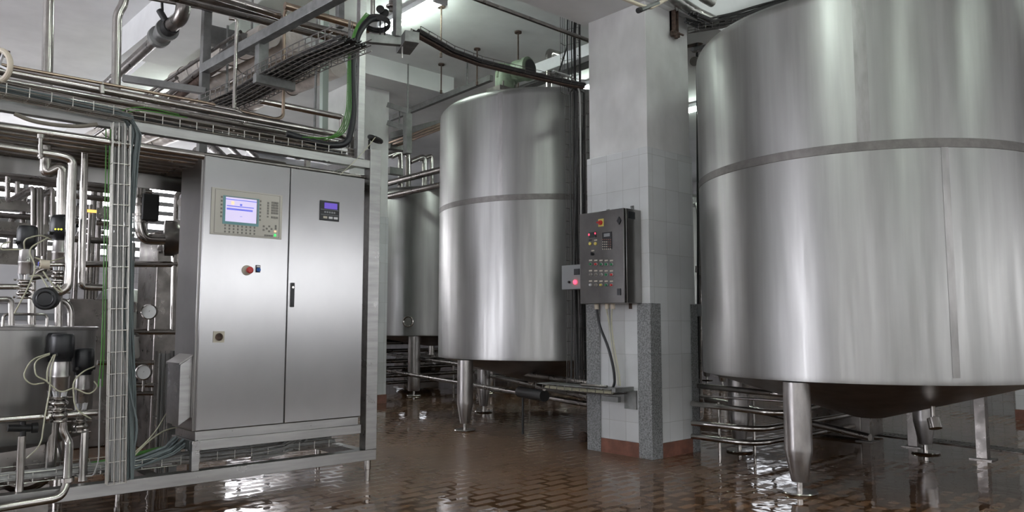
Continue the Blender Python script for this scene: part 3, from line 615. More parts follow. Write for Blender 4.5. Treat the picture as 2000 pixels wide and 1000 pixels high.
# ================================================================== PNEUMATIC VALVES
def valve(label, p, zs, R, yoke=True, port=None, led=False, fit=((-1,0,0),)):
    """zs = (body bottom, body top, actuator bottom, actuator top = head bottom, head top)"""
    x, y = p; zb0, zb1, za0, za1, zh = zs
    t = thing('pneumatic_valve', label, 'valve', (x, y, zb0))
    mb = MB(); h = (zb1-zb0); n = 2 if h > .1 else 1
    pr_ = [(R*.5, zb0)]
    for i in range(n):
        a0 = zb0+h*i/n; a1 = zb0+h*(i+1)/n; pr_ += [(R*.5,a0), (R*.82,a0+(a1-a0)*.04), (R*.82,a0+(a1-a0)*.12), (R*.6,a0+(a1-a0)*.14)] + [(R*(.60+.44*math.sin(math.pi*q/8)), a0+(a1-a0)*(.16+.68*q/8)) for q in range(9)] + [(R*.6,a0+(a1-a0)*.86), (R*.82,a0+(a1-a0)*.88), (R*.82,a0+(a1-a0)*.97), (R*.5,a1)]
    mb.lathe(pr_, (x,y,0), 28); mb.build('body', PIPE, t, sharp=40)
    for i in range(n+1):
        mb = MB(); zc = zb0+h*i/n; mb.tube([(x-R*1.15,y-R*.25,zc+.004),(x-R*1.45,y-R*.3,zc+.004)], .006, 8).tube([(x+R*.9,y-R*.3,zc-.004),(x+R*1.35,y-R*.45,zc-.004)], .005, 8).ring((x,y,zc), (0,0,1), R*.86, .005, 28, 6).build('clamp', PIPE, t)
    MB().tube([(x,y,zb1),(x,y,za0)], R*.15).build('stem', PIPE, t)
    mb = MB()
    for k in range(4):
        a_ = k*math.pi/2+.3; c0 = V((x,y,0)); d_ = V((math.cos(a_),math.sin(a_),0)); mb.beam(c0+d_*R*.55+V((0,0,zb1-.004)), c0+d_*R*.8+V((0,0,za0+.004)), .012, .014)
    mb.build('yoke', WHITE, t)
    hm = (za0+za1)/2
    MB().lathe([(0,za0),(R*.9,za0),(R*.98,za0+.008),(R*.98,hm-.01),(R*1.04,hm-.006),(R*1.04,hm+.004),(R*.97,hm+.008),(R*.95,za1),(0,za1)], (x,y,0), 32).build('actuator', LEG, t, sharp=40)
    hh = zh-za1; Rh = R*1.42
    MB().lathe([(0,za1),(R*1.12,za1),(R*1.15,za1+hh*.12),(Rh*.93,za1+hh*.16),(Rh*.96,za1+hh*.34),(Rh,za1+hh*.38),(Rh*.98,zh-.022),(Rh*.9,zh-.006),(Rh*.8,zh),(0,zh+.002)], (x,y,0), 36).build('control_head', BLACK, t, sharp=50)
    mb = MB()
    for d_ in fit:
        d_ = V(d_).normalized(); mb.tube([V((x,y,za1+hh*.26))+d_*Rh*.9, V((x,y,za1+hh*.26))+d_*(Rh+.02)], .010, 10)
    mb.build('air_fitting', RUBBER, t)
    if led:
        mb = MB()
        for k in range(3):
            o_ = V((-.25+.22*k, -1, 0)).normalized(); o_ = V((RT.x*(.0+.25*k)-FW.x*.9, RT.y*(.0+.25*k)-FW.y*.9, 0)).normalized(); mb.lathe([(0,0),(.006,0),(.004,.003),(0,.004)], V((x,y,za1+hh*.42))+o_*Rh*.985, 10, o_)
        mb.build('status_lights', LEDY, t)
    return t
def zpx(px, py, y): return Y(px, py, y).z
def vz(px, ys, y): return tuple(zpx(px, q, y) for q in ys)
def vx(px, y): return Y(px, 640, y).x
yv = 5.28
valve('tallest black-headed pneumatic valve standing in front of the balance tank', (vx(124,yv), yv), vz(124,(822,775,763,706,652),yv), .047, fit=((-1,-.4,0),(-.6,-1,0)))
valve('black-headed pneumatic valve right of its taller neighbour, beside the green cables', (vx(166,yv+.05), yv+.05), vz(167,(842,800,786,732,680),yv+.05), .043, fit=((-.7,-1,0),(.8,-1,0)))
valve('black-headed valve mostly hidden behind the front valve by the balance tank', (vx(112,yv+.25), yv+.25), vz(112,(812,775,762,706,650),yv+.25), .047)
valve('black-headed pneumatic valve at the far left above the balance tank', (vx(43,5.15), 5.15), vz(43,(582,548,536,487,441),5.15), .038, fit=((-1,-.5,0),))
valve('black-headed valve with yellow status lights, behind the bright bent pipe', (vx(110,5.35), 5.35), vz(110,(570,530,515,470,421),5.35), .046, led=True, fit=((-1,-.5,0),))
# valve lying on its side
c0 = Y(93, 583, 5.05); ax = V((-.30,-.95,-.05)).normalized(); t = thing('pneumatic_valve', 'round black valve head lying sideways and pointing at the camera above the balance tank', 'valve', c0-V((0,0,.1)))
MB().lathe([(0,.10),(.055,.098),(.064,.085),(.066,.0),(.062,-.03),(.05,-.04),(0,-.04)], c0, 36, ax).lathe([(.035,.1),(.04,.104),(.045,.1)], c0, 32, ax).build('control_head', BLACK, t)
MB().lathe([(.045,-.04),(.045,-.14),(.048,-.145),(.045,-.2),(0,-.2)], c0, 28, ax).build('actuator', LEG, t)
# pipework of the valve group
pipe('pipe from the front valve bending down and left across the skid beam', [Y(124,815,yv), Y(122,842,yv), Y(135,862,yv), Y(131,945,yv-.16), Y(118,972,yv-.20), Y(-40,998,yv-.20)], .024, PIPE, bend=.07)
MB().tube([Y(132,933,yv-.15), Y(132,941,yv-.15)], .036, 24).build('clamp_ring', PIPE, label='round clamp ring on the pipe in front of the skid beam', cat='clamp')
pipe('short vertical pipe standing on the skid under the second front valve', [Y(166,838,yv+.05), V((Y(164,838,yv+.05).x, yv+.02, .245))], .025, PIPE)
pipe('vertical pipe standing on the skid beam under the horizontal header at the left', [Y(43,852,5.22), V((Y(43,852,5.22).x, 5.21, .245))], .021, PIPE)
pipe('wide vertical pipe between the skid header and the skid floor', [Y(104,812,yv+.28), V((Y(103,812,yv+.28).x, yv+.28, .245))], .033, PIPE)
pipe('horizontal header pipe in front of the balance tank', [Y(-40,823,yv), Y(190,806,yv)], .021, PIPE)
MB().tube([Y(88,817,yv), Y(94,816,yv)], .03, 20).tube([Y(91,812,yv-.02), Y(90,800,yv-.04)], .008, 8).build('clamp_ring', PIPE, label='clamp with bolt on the header pipe in front of the balance tank', cat='clamp')
MB().tube([Y(15,836,yv+.05), Y(60,836,yv+.05)], .022).tube([Y(45,820,yv+.05), Y(45,852,yv+.05)], .016).lathe([(0,0),(.03,0),(.03,.03),(0,.03)], Y(62,836,yv+.05), 20, (1,0,0)).build('butterfly_valve', RUBBER, label='small dark valve lever assembly below the left header pipe', cat='valve')
# balance tank
BRd = .58; bcy = 6.05; _d = ray(189, 640); _d = V((_d.x, _d.y)).normalized()
bcx = (bcy*_d.x - BRd)/_d.y      # its right flank touches this line of sight
bt = thing('balance_tank', 'open round stainless balance tank at the lower left, behind the black-headed valves', 'tank', (bcx, bcy, .24))
MB().lathe([(BRd-.012,1.165),(BRd+.012,1.17),(BRd+.014,1.185),(BRd,1.19),(BRd-.002,1.165),(BRd-.002,.52),(BRd-.03,.47),(BRd*.6,.40),(.0,.36)], (bcx,bcy,0), 64).build('shell', TANK, bt)
MB().lathe([(BRd-.01,1.168),(BRd*.5,1.20),(0,1.215)], (bcx,bcy,0), 64).build('lid', TANK, bt)
MB().tube([(bcx-.02,bcy-.35,1.18),(bcx-.02,bcy-.35,1.27),(bcx+.22,bcy-.35,1.27),(bcx+.22,bcy-.35,1.18)], .009, 10, bend=.03).build('lid_handle', PIPE, bt)
for a_ in (.3, 2.2, 4.3): MB().tube([(bcx+.45*math.cos(a_),bcy+.45*math.sin(a_),.50),(bcx+.45*math.cos(a_),bcy+.45*math.sin(a_),.0)], .03).build('leg', PIPE, bt)
pipe('upright pipe with a clamped joint entering the balance tank lid beside the handle', [Y(62,640,5.9), Y(62,530,5.9), Y(110,520,5.9)], .024, PIPE, bend=.08)
pipe('right-hand upright pipe entering the balance tank lid', [Y(114,640,5.9), Y(114,585,5.9), Y(116,560,5.9)], .024, PIPE)
pipe('elbow pipe entering the right rim of the balance tank lid', [Y(138,638,6.0), Y(138,605,6.0), Y(130,590,6.0), Y(112,586,6.0)], .022, PIPE, bend=.05)
pipe('pipe coming in from the left and dropping into the balance tank lid', [Y(-30,585,5.7), Y(22,584,5.7), Y(22,636,5.7)], .018, PIPE, bend=.03)
pipe('upper pipe coming in from the left to the left valve body', [Y(-30,560,5.15), Y(40,560,5.15)], .017, PIPE)
pipe('horizontal link pipe between the two upper left valves', [Y(62,542,5.4), Y(110,534,5.4)], .02, PIPED)
pipe('short polished pipe from the bright bent pipe to the upper valve', [Y(76,517,5.05), Y(135,517,5.05)], .012, PIPE)
MB().tube([Y(78,516,5.05), Y(96,517,5.05)], .026, 20).build('sight_fitting', PVC, label='stubby cream fitting on the short polished pipe', cat='fitting')
# pump below
pc_ = Y(40, 862, 5.9); pm = thing('pump', 'dark round pump volute low under the balance tank', 'pump', (pc_.x, 5.9, .0))
MB().lathe([(0,-.10),(.15,-.10),(.20,-.05),(.21,0),(.20,.05),(.15,.10),(.08,.12),(0,.12)], (pc_.x,5.75,.34), 36, (.15,1,0)).build('volute', PIPED, pm)
MB().ring((pc_.x,5.70,.34), (.15,1,0), .17, .022, 36, 8).build('clamp_band', PIPE, pm)
MB().box(pc_.x-.14,pc_.x+.14,5.70,5.86,0,.18).build('stand', PIPED, pm)
# air hoses of the valves
def hose(label, pts, r=.0042): return MB().tube(pts, r, 8, bend=.5, nb=8).build('air_hose', HOSE, label=label, cat='hose')
hose('pale air hose drooping in a wide loop left of the front valve head', [Y(97,690,5.2), Y(60,702,5.15), Y(44,735,5.15), Y(60,752,5.15), Y(86,748,5.18)])
hose('pale air hose hanging inside the wide loop by the front valve', [Y(97,692,5.2), Y(66,705,5.2), Y(70,735,5.2), Y(88,742,5.2)])
hose('pale air hose sagging from the black tee to the second valve', [Y(88,742,5.18), Y(118,768,5.16), Y(142,758,5.18)])
hose('pale air hose sagging right of the second front valve', [Y(145,758,5.2), Y(175,772,5.18), Y(192,755,5.2), Y(184,745,5.25)])
hose('pale air hose dropping straight from the front valve to the skid floor', [Y(108,692,5.2), Y(98,725,5.2), Y(98,760,5.2), Y(88,810,5.2), Y(80,870,5.2), Y(52,895,5.25)])
hose('second pale air hose dropping from the front valve', [Y(105,693,5.2), Y(92,720,5.19), Y(92,745,5.19)])
hose('pale air hose arching from the second valve head down to its actuator', [Y(184,716,5.24), Y(162,725,5.2), Y(142,745,5.2), Y(146,800,5.2), Y(178,818,5.22)])
hose('pale air hose looping out to the left of the far left valve', [Y(20,472,5.1), Y(2,478,5.08), Y(2,488,5.08), Y(42,487,5.1)])
hose('pale air hose arching over between the two upper left valves', [Y(48,486,5.08), Y(46,468,5.06), Y(78,458,5.06), Y(100,468,5.15)])
hose('pale air hose slanting down left from the black valve tee', [Y(94,464,5.1), Y(52,487,5.06), Y(72,520,5.06), Y(56,560,5.06), Y(28,612,5.08)])
hose('pale air hose sagging under the valve with yellow lights', [Y(68,503,5.06), Y(95,512,5.06), Y(125,503,5.1)])
hose('pale air hose crossing behind the sideways valve head', [Y(84,530,5.0), Y(110,566,4.98), Y(124,572,4.98), Y(112,556,5.0)])
hose('pale air hose hanging from the cream fitting towards the balance tank', [Y(58,540,5.06), Y(78,536,5.06), Y(100,572,5.0)])

# ================================================================== CONTROL BOX ON THE PILLAR
bxf = 5.285; by0, by1, bz0, bz1 = 4.387, 4.936, 1.40, 2.262
wb = thing('wall_control_box', 'scuffed steel control box with rows of push buttons on the tiled pillar', 'control box', (5.41, 4.66, 1.40))
MB().box(bxf+.03, PX0-.001, by0, by1, bz0, bz1).build('body', SIDE, wb, bevel=.003)
wd = MB().box(bxf, bxf+.024, by0+.004, by1, bz0, bz1).build('door', mat('dark_brushed_steel', (.19,.183,.178), .30, 1, nz=((3,3,3),.2), aniso=.5, arot=.25, tang='UV'), wb, bevel=.004)
for y in (by0+.08, by1-.17):
    MB().box(PX0-.012, PX0-.001, y, y+.03, bz1-.01, bz1+.055).box(PX0-.03, PX0-.001, y+.005, y+.02, bz1+.035, bz1+.05).build('bracket', GALV, wb)
MB().box(PX0-.012, PX0-.001, by0+.12, by0+.15, bz0-.05, bz0).build('bracket', RUST, wb)
def bp(px, py): p = X(px, py, bxf); return p.y, p.z
def bbox(mb, px, py, w2, h2, d=.004, b0=0):
    y, z = bp(px, py); return mb.box(bxf-b0-d, bxf-b0, y-w2, y+w2, z-h2, z+h2)
def bdisc(mb, px, py, r, d=.008, b0=0):
    y, z = bp(px, py); return mb.lathe([(0,b0),(r,b0),(r,b0+d*.8),(r*.85,b0+d),(0,b0+d)], (bxf,y,z), 18, (-1,0,0))
bbox(MB(), 1174, 435, .032, .036, .004).build('isolator_plate', YEL, wd)
mb = bdisc(MB(), 1174, 435, .022, .02, .004); y, z = bp(1174, 435); mb.box(bxf-.045, bxf-.02, y-.02, y+.02, z-.007, z+.007); mb.build('isolator_handle', RED, wd)
bbox(MB(), 1158, 459, .042, .026, .008).build('meter', BLACK, wd)
mb = bbox(MB(), 1151.5, 458.5, .007, .008, .001, .008); bbox(mb, 1163.5, 456, .006, .008, .001, .008); mb.build('meter_digits', LEDR, wd)
bbox(MB(), 1186, 470, .056, .079, .006).build('keypad', BLACK, wd)
bbox(MB(), 1186, 459, .036, .015, .001, .006).build('keypad_display', GREYBOX, wd)
for r_ in range(5):
    for c_ in range(5):
        if r_ == 1 and False: continue
        px = 1179+3.7*c_; py = 468+4.6*r_
        if r_ > 0 and c_ == 3 and r_ in (2,4): pass
        m_ = REDT if (r_ == 0 or (c_ >= 3 and r_ < 4)) else TAGM
        bbox(MB(), px-.5, py, .006, .005, .002, .006).build('keypad_key', m_, wd)
cols = {0: (GRN, RED, GRN, GRN, GRN), 1: (KEYM, KEYM, KEYM, GRN, RED), 2: (WHITE, KEYM, YEL, GRN, RED)}
for r_ in range(3):
    for c_ in range(5):
        px = 1154.5+10.2*c_; py = 516+20.2*r_+.1*c_
        bbox(MB(), px-1, py-7.5, .019, .0065, .002).build('label_tag', TAGM, wd)
        bdisc(MB(), px, py, .0155, .006).build('button_ring', LEG, wd)
        bdisc(MB(), px, py, .0115, .016, .006).build('push_button', cols[r_][c_], wd)
for px in (1153, 1163.5):
    bbox(MB(), px, 469, .018, .006, .002).build('label_tag', TAGM if px > 1160 else BLACK, wd)
    bdisc(MB(), px, 476, .0155, .012).build('indicator_lamp', YEL, wd)
bbox(MB(), 1158, 489.5, .018, .006, .002).build('label_tag', TAGM, wd)
mb = bdisc(MB(), 1158, 496, .015, .012); y, z = bp(1158, 496); mb.box(bxf-.03, bxf-.01, y-.004, y+.004, z-.014, z+.014); mb.build('selector', BLACK, wd)
for px, py in ((1209.5, 431), (1209.5, 570)):
    y, z = bp(px, py); k = .026
    MB().prism([V((bxf,y-k,z)), V((bxf,y,z-k*1.4)), V((bxf,y+k,z)), V((bxf,y,z+k*1.4))] if py < 500 else [V((bxf,y-.02,z-.03)), V((bxf,y+.02,z-.03)), V((bxf,y+.02,z+.03)), V((bxf,y-.02,z+.03))], (-.008,0,0)).build('door_lock', BLACK, wd)
p = Y(1233, 420, by0); MB().box(p.x-.05, p.x+.05, by0-.004, by0, p.z-.035, p.z+.03).build('rating_plate', BLACK, wb)
# glands and cables below
for k, yy in enumerate((4.83, 4.70, 4.63)):
    MB().tube([(5.40,yy,bz0),(5.40,yy,bz0-.05)], .022, 14).build('cable_gland', PVC, wb)
cable('black_conduit', 'black flexible conduit hanging from the pillar control box to the shelf', [(5.40,4.83,1.36), (5.42,4.82,1.20), (5.42,4.70,.98), (5.44,4.66,.78), (5.45,4.66,.66), (5.45,4.70,.60)], .013, BLACK, 'conduit', bend=.15)
for k in range(3):
    cable('light_cable', ['left', 'middle', 'right'][k]+' of the pale cables tied together under the pillar control box', [(5.40,4.71-.035*k,1.36), (5.42,4.69-.01*k,1.2), (5.44,4.67-.012*k,.95), (5.45,4.63-.012*k,.75), (5.45,4.62-.012*k,.64)], .007, HOSE if k != 1 else CGREY, group='pale cables below the box', bend=.1)
# hanging shelf tray with cables
sh = thing('cable_shelf', 'grey steel cable tray bracketed to the left face of the tiled pillar', 'shelf', (5.40, 4.85, .56))
MB().box(5.30, 5.50, 4.55, 5.55, .615, .622).build('tray_plate', GALV, sh)
mb = MB()
for i in range(11): mb.tube([(5.29,4.56+.1*i,.62),(5.29,4.56+.1*i,.57),(5.50,4.56+.1*i,.57),(5.50,4.56+.1*i,.62)], .004, 6)
for x in (5.29, 5.36, 5.43, 5.50): mb.tube([(x,4.56,.57),(x,5.56,.57)], .004, 6)
mb.build('wire_tray', WIRED, sh)
MB().box(5.27, PX0-.001, 4.50, 4.54, .595, .635).box(PX0-.02, PX0-.001, 4.46, 4.60, .43, .60).box(5.42, 5.46, 4.60, 4.80, .49, .54).build('bracket', GALV, sh)
MB().tube([(5.30,4.70,.665),(5.45,4.95,.665)], .013, 12).build('loose_tube', PIPE, label='short bright steel tube lying on the pillar cable shelf', cat='tube') if False else \
MB().tube([(5.34,4.66,.636),(5.34,4.98,.636)], .013, 12).build('steel_tube', PIPE, label='short bright steel tube lying on the pillar cable shelf', cat='tube')
bundle('cable_bundle', 'pale cables strung along the wire tray below the pillar shelf', [(5.38,4.60,.585),(5.38,5.0,.582),(5.38,5.5,.585)], .05, 10, .006, HOSE, seed=31, flat=.2)
# small grey switch box on a stand to the left
gb = thing('switch_box', 'small grey switch box with a glowing red lamp, left of the pillar control box', 'switch box', (5.45, 5.25, 1.49))
p0 = X(1097, 519, 5.40); p1 = X(1097, 566, 5.40)
MB().box(5.40, PX0-.001, PY1-.10+.02, p0.y, p1.z, p0.z).build('casing', GREYBOX, gb, bevel=.004)
def gx(mb, px, py, r, d=.01): q = X(px, py, 5.40); return mb.lathe([(0,0),(r,0),(r,d*.8),(r*.7,d),(0,d)], q, 20, (-1,0,0))
gx(MB(), 1124, 551, .021, .016).build('red_lamp', LEDR, gb); gx(MB(), 1112.5, 551, .012, .02).build('push_button', BLACK, gb)
q = X(1127, 531, 5.40); MB().box(5.392, 5.40, q.y-.035, q.y+.035, q.z-.03, q.z+.03).build('meter', BLACK, gb)
# ladder trays rising beside the pillar
for k, (yy, nm) in enumerate(((5.16,'upright dark wire tray beside the left edge of the tiled pillar'), (5.34,'upright dark wire tray next to the tall tank, its cables turning over the top'))):
    tray(nm, [V((5.62,yy,.62)), V((5.62,yy,2.0)), V((5.62,yy,3.62))], .11, .05, m=WIRED, step=.14, nl=3, upv=lambda i: V((-1,0,0)))
bundle('cable_bundle', 'dark cables running up between the tall tank and the pillar', [(5.60,5.26,.66),(5.60,5.25,2.0),(5.60,5.25,3.60),(5.55,5.27,3.68),(5.35,5.3,3.69)], .085, 12, .008, CDARK, seed=41, flat=.4, wob=.3)
cable('light_cable', 'single pale cable bending down beside the tiled pillar', [(5.2,5.2,3.73),(5.45,5.18,3.72),(5.56,5.17,3.6),(5.56,5.17,2.3)], .009, CGREY, bend=.1)
# tray running from the post arm to the pillar
tz = 3.63
tp_ = [Z(x, y, tz) for x, y in ((812,66),(845,84),(880,104),(935,124),(1000,140),(1060,154),(1110,165),(1140,170))]
tray('long wire tray running overhead from the post arm to the pillar', tp_, .10, .055, m=WIRED, step=.12, nl=4)
bundle('cable_bundle', 'dark cables lying in the long overhead tray towards the pillar', [p+V((0,0,.02)) for p in tp_], .045, 18, .008, CDARK, seed=43, flat=.4)
mb = MB()
for i in range(len(tp_)-1): mb.beam(tp_[i]+V((0,0,-.012)), tp_[i+1]+V((0,0,-.012)), .05, .010)
mb.build('tray_underside', RUST, label='rust-brown strip under the long overhead tray', cat='strip')
for k, px in enumerate((862, 932)):
    top = Z(px, (30, 98)[k], 4.9); p = Z(px+1, (30,98)[k]+40, 4.6)
for k, (px, py, ln_) in enumerate(((862,12,.62),(932,95,.5),(1012,62,.95),(862,125,.42))):
    p = Z(px, py, CEIL)
    MB().tube([p, p-V((0,0,ln_))], .010, 8).tube([p, p-V((0,0,.02))], .05, 12).tube([p-V((0,0,ln_)), p-V((0,0,ln_+.05))], .018, 8).build('hanger_rod', RUST, label=['dark hanger rod left of the tank motor, beside the ceiling lamp','dark hanger rod between the ceiling lamp and the tank motor','dark hanger rod directly above the green tank motor','dark hanger rod left of the tall tank, below the ceiling lamp'][k], cat='rod')
# ladder to the ceiling left of the pillar
lp = Y(1140, 60, 5.6)
tray('wire ladder tray with hooked top climbing left of the pillar plaster', [V((5.85,5.55,3.72)), V((5.85,5.55,4.1)), V((5.85,5.55,4.62)), V((5.95,5.45,4.75)), V((6.1,5.3,4.80))], .20, .09, m=WIRED, step=.16, nl=4, upv=lambda i: V((-1,-.3,0)).normalized())
bundle('cable_bundle', 'black cables climbing in the hooked ladder tray', [(5.80,5.5,3.72),(5.82,5.52,4.3),(5.84,5.52,4.6),(5.95,5.42,4.72)], .09, 6, .010, CDARK, seed=44, flat=.4, wob=.3)
cable('dark_cable', 'black cable swooping from the ladder tray to the long overhead tray', [V((5.80,5.58,4.25)), V((5.7,5.6,3.95)), V((5.45,5.45,3.72))], .009, CDARK)
# rectangular ducts behind the tall tank
for k, (pa_, pb_) in enumerate((((1020,150),(1170,94)), ((1040,160),(1170,112)))):
    A_ = Z(*pa_, 4.75); B_ = Z(*pb_, 4.75); d_ = (B_-A_).normalized()
    MB().beam(A_-d_*.4, B_+d_*1.5, .16, .16-.04*k).build('square_duct', WHITE if k == 0 else GALV, label=['pale square duct passing behind the tank motor','grey duct running just under the pale square duct'][k], cat='duct', bevel=.005)
pipe('thick hooked pipe standing on the tall tank roof', [Y(1071,175,7.2), Y(1071,100,7.2), Y(1108,112,7.6), Y(1112,135,7.7)], .045, PIPE, bend=.1)
# fittings high on the pillar
hc = X(1284, 40, 0) if False else None
q0 = Y(1319, 5, PY0-.03); q1 = Y(1319, 66, PY0-.03)
rc = thing('hanging_channel', 'rusty steel channel with a clamp hanging at the top of the pillar', 'bracket', (q1.x, PY0-.03, q1.z))
MB().box(q1.x-.03, q1.x-.012, PY0-.05, PY0+.012, q1.z, q0.z+.3).box(q1.x-.03,q1.x+.03,PY0-.01,PY0+.012,q1.z,q0.z+.3).box(q1.x+.022,q1.x+.03,PY0-.05,PY0+.012,q1.z,q0.z+.3).build('channel', RUST, rc)
MB().box(q1.x-.055, q1.x+.05, PY0-.05, PY0-.01, q1.z-.03, q1.z+.02).tube([(q1.x-.07,PY0-.04,q1.z+.01),(q1.x+.09,PY0-.06,q1.z)], .01).tube([(q1.x,PY0-.04,q1.z-.05),(q1.x,PY0-.04,q1.z)], .02).build('clamp', RUST, rc)
pipe('cream plastic pipe forking across the top of the pillar', [Y(1215,-4,3.95), Y(1258,13,3.95), Y(1272,15,3.95), Y(1310,-6,3.95)], .017, PVC, bend=.02, cat='pipe')
MB().tube([Y(1249,20,3.95), Y(1285,6,3.95)], .022).build('capped_pipe', GALV, label='short grey pipe stub with a black end at the top of the pillar', cat='pipe')
MB().tube([Y(1246,21,3.945), Y(1251,19,3.945)], .024).build('end_cap', RUBBER, label='black cap on the grey pipe stub at the top of the pillar', cat='cap')
dd0 = Y(1290, -20, 4.15); dd1 = Y(1362, 26, 4.15)
pipe('silver foil-wrapped pipe passing the top right of the pillar', [dd0, dd1, dd1+V((.3,0,-.0))], .055, FOILS, name='insulated_pipe')
d2_ = Y(1370, -8, 4.0); pipe('foil-wrapped pipe end above the gap beside the big tank', [d2_+V((-.4,0,.1)), d2_, Y(1391,4,4.0)], .05, FOILS, name='insulated_pipe')
bundle('cable_bundle', 'tangle of dark cables sagging over the big tank roof', [Y(1352,34,4.1), Y(1380,46,4.14), Y(1440,33,4.14), Y(1520,8,4.14), Y(1600,-20,4.14)], .09, 18, .008, CDARK, seed=51, flat=.6)
tray('dark wire tray crossing behind the top of the big tank', [Y(1354,62,4.12), Y(1420,52,4.12), Y(1520,24,4.12), Y(1600,0,4.12)], .12, .06, m=WIRED, step=.14)
MB().lathe([(0,-.25),(.09,-.25),(.10,0),(.08,.04),(0,.06)], Y(1366,72,4.62), 32, (.3,-1,0)).build('duct_end', PIPED, label='round dark steel vessel end right of the pillar top', cat='vessel')
cable('dark_cable', 'bunch of dark cable arcing right of the pillar near the vessel end', [Y(1352,96,4.2), Y(1375,92,4.3), Y(1400,84,4.4)], .02, CDARK)
MB().tube([Y(1356,120,4.6), Y(1374,118,4.8)], .05).tube([Y(1356,98,4.6), Y(1380,93,4.8)], .03).build('dark_pipe', PIPED, label='pair of dark pipe ends in the gap right of the pillar', cat='pipe')
# gap between pillar and big tank: pipes
pipe('upright dark pipe with a union in the gap right of the pillar', [Y(1366,780,4.75), Y(1366,420,4.75), Y(1362,400,4.9), Y(1352,400,5.4)], .028, PIPED, bend=.06)
MB().tube([Y(1366,520,4.75), Y(1366,532,4.75)], .045, 18).build('pipe_union', PIPED, label='union ring on the upright dark pipe right of the pillar', cat='pipe union')
MB().box(*[f(q) for q, f in ((Y(1363,600,4.6).x-.03, float), (Y(1363,600,4.6).x+.04, float))], 4.58, 4.64, Y(1366,618,4.6).z, Y(1366,594,4.6).z).build('junction_box', GREYBOX, label='small grey junction box at the right edge of the tiled pillar', cat='box', bevel=.004)
pipe('thin upright conduit at the right edge of the tiled pillar', [V((Y(1363,760,4.62).x,4.62,0)), V((Y(1363,160,4.62).x,4.62,4.27))], .012, RUBBER)
cable('pale_wire', 'loose pale wire looping at the right foot of the tiled pillar', [Y(1366,740,4.4), Y(1376,790,4.3), Y(1372,818,4.3), Y(1363,822,4.3), Y(1370,850,4.3), Y(1363,872,4.3)], .004, CGREY)

# ================================================================== LOW PIPES UNDER THE BIG TANK AND BEHIND
for k, (zz, pts) in enumerate(((.62, ((1352,752),(1540,772),(1610,755))), (.47, ((1352,788),(1500,806),(1545,806),(1640,782),(1700,768))), (.30, ((1352,826),(1480,840),(1650,812),(1700,803))), (.15, ((1352,852),(1475,868),(1650,835),(1700,826))))):
    base = [Z(x, y, zz) for x, y in pts]
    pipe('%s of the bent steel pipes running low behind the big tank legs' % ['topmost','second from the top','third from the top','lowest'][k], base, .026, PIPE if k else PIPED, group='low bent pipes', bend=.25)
for k, (px, py, zz) in enumerate(((1406,888,.30),(1474,877,.47))):
    p = Z(px, py, 0); MB().tube([p, p+V((0,0,.48))], .014).build('pipe_stand', PIPE, label=['short stand nearer the pillar holding the low bent pipes','short stand by the rear big-tank leg holding the low bent pipes'][k], cat='stand')
pipe('thin dark line running level behind the low bent pipes', [Z(1362,773,.52), Z(1600,788,.52)], .01, PIPED)
pipe('dark outlet pipe sloping under the big tank cone', [(BT[0], BT[1], .27), (BT[0]+.05, BT[1]+.3, .30), (BT[0]+.3,BT[1]+1.6,.42), (BT[0]+.4, BT[1]+2.4, .45)], .03, PIPED)
MB().ring(Z(1690,800,.33), (.6,.8,0), .05, .008, 20, 8).build('hose_ring', WHITE, label='white curved hose end under the big tank cone', cat='hose')
dm = Z(1672, 858, 0); MB().box(dm.x-.1, dm.x+.45, dm.y-.1, dm.y+.5, .02, .40).build('pump_cabinet', PIPED, label='dark metal box standing behind the low pipes under the big tank', cat='box', bevel=.01)
pg = thing('steel_platform', 'steel platform on square legs behind the big tank', 'platform', (8.6, 2.9, 0))
for px, py in ((1921, 897), (1786, 873), (1695, 862)):
    p = Z(px, py, 0)
    MB().box(p.x-.045, p.x+.045, p.y-.045, p.y+.045, .01, .98).build('leg', PIPED, pg, bevel=.003); MB().box(p.x-.09, p.x+.09, p.y-.09, p.y+.09, 0, .01).build('foot_plate', PIPED, pg)
MB().box(7.9, 9.4, 2.2, 3.9, .98, 1.04).build('deck', BEAM, pg)
for k, (pa_, pb_, zz) in enumerate((((742,689),(1150,748),.62), ((930,728),(1150,776),.48), ((742,722),(1150,790),.38))):
    pipe('%s of the dark pipes slanting past the rear legs of the tall tank' % ['topmost','middle','lowest'][k], [Z(*pa_, zz), Z(*pb_, zz)], .03, PIPED, group='slanting low pipes behind the tall tank')
# pipes and machines in the band below the tall tank
for k, (yy, zz, rr_, xa, xb) in enumerate(((11.7,.55,.035,5.0,14), (11.9,.42,.035,5.0,14), (11.6,.30,.035,5.0,14), (12.0,.88,.04,5.0,14), (11.8,.16,.03,5.0,14), (12.6,.9,.04,4.5,15), (12.7,.7,.04,4.5,15), (12.8,.5,.04,5,15))):
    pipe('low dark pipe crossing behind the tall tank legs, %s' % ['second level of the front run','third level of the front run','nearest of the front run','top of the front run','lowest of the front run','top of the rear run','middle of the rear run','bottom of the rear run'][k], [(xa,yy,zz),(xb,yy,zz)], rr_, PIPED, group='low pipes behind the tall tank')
for k, x in enumerate((5.6, 7.2, 9.0, 11.0)):
    MB().tube([(x,11.76,0),(x,11.76,.93)], .025).box(x-.02,x+.02,11.5,12.1,.34,.36).build('pipe_stand', PIPED, label=['leftmost','second','third','rightmost'][k]+' stand carrying the low dark pipes behind the tall tank', cat='stand')
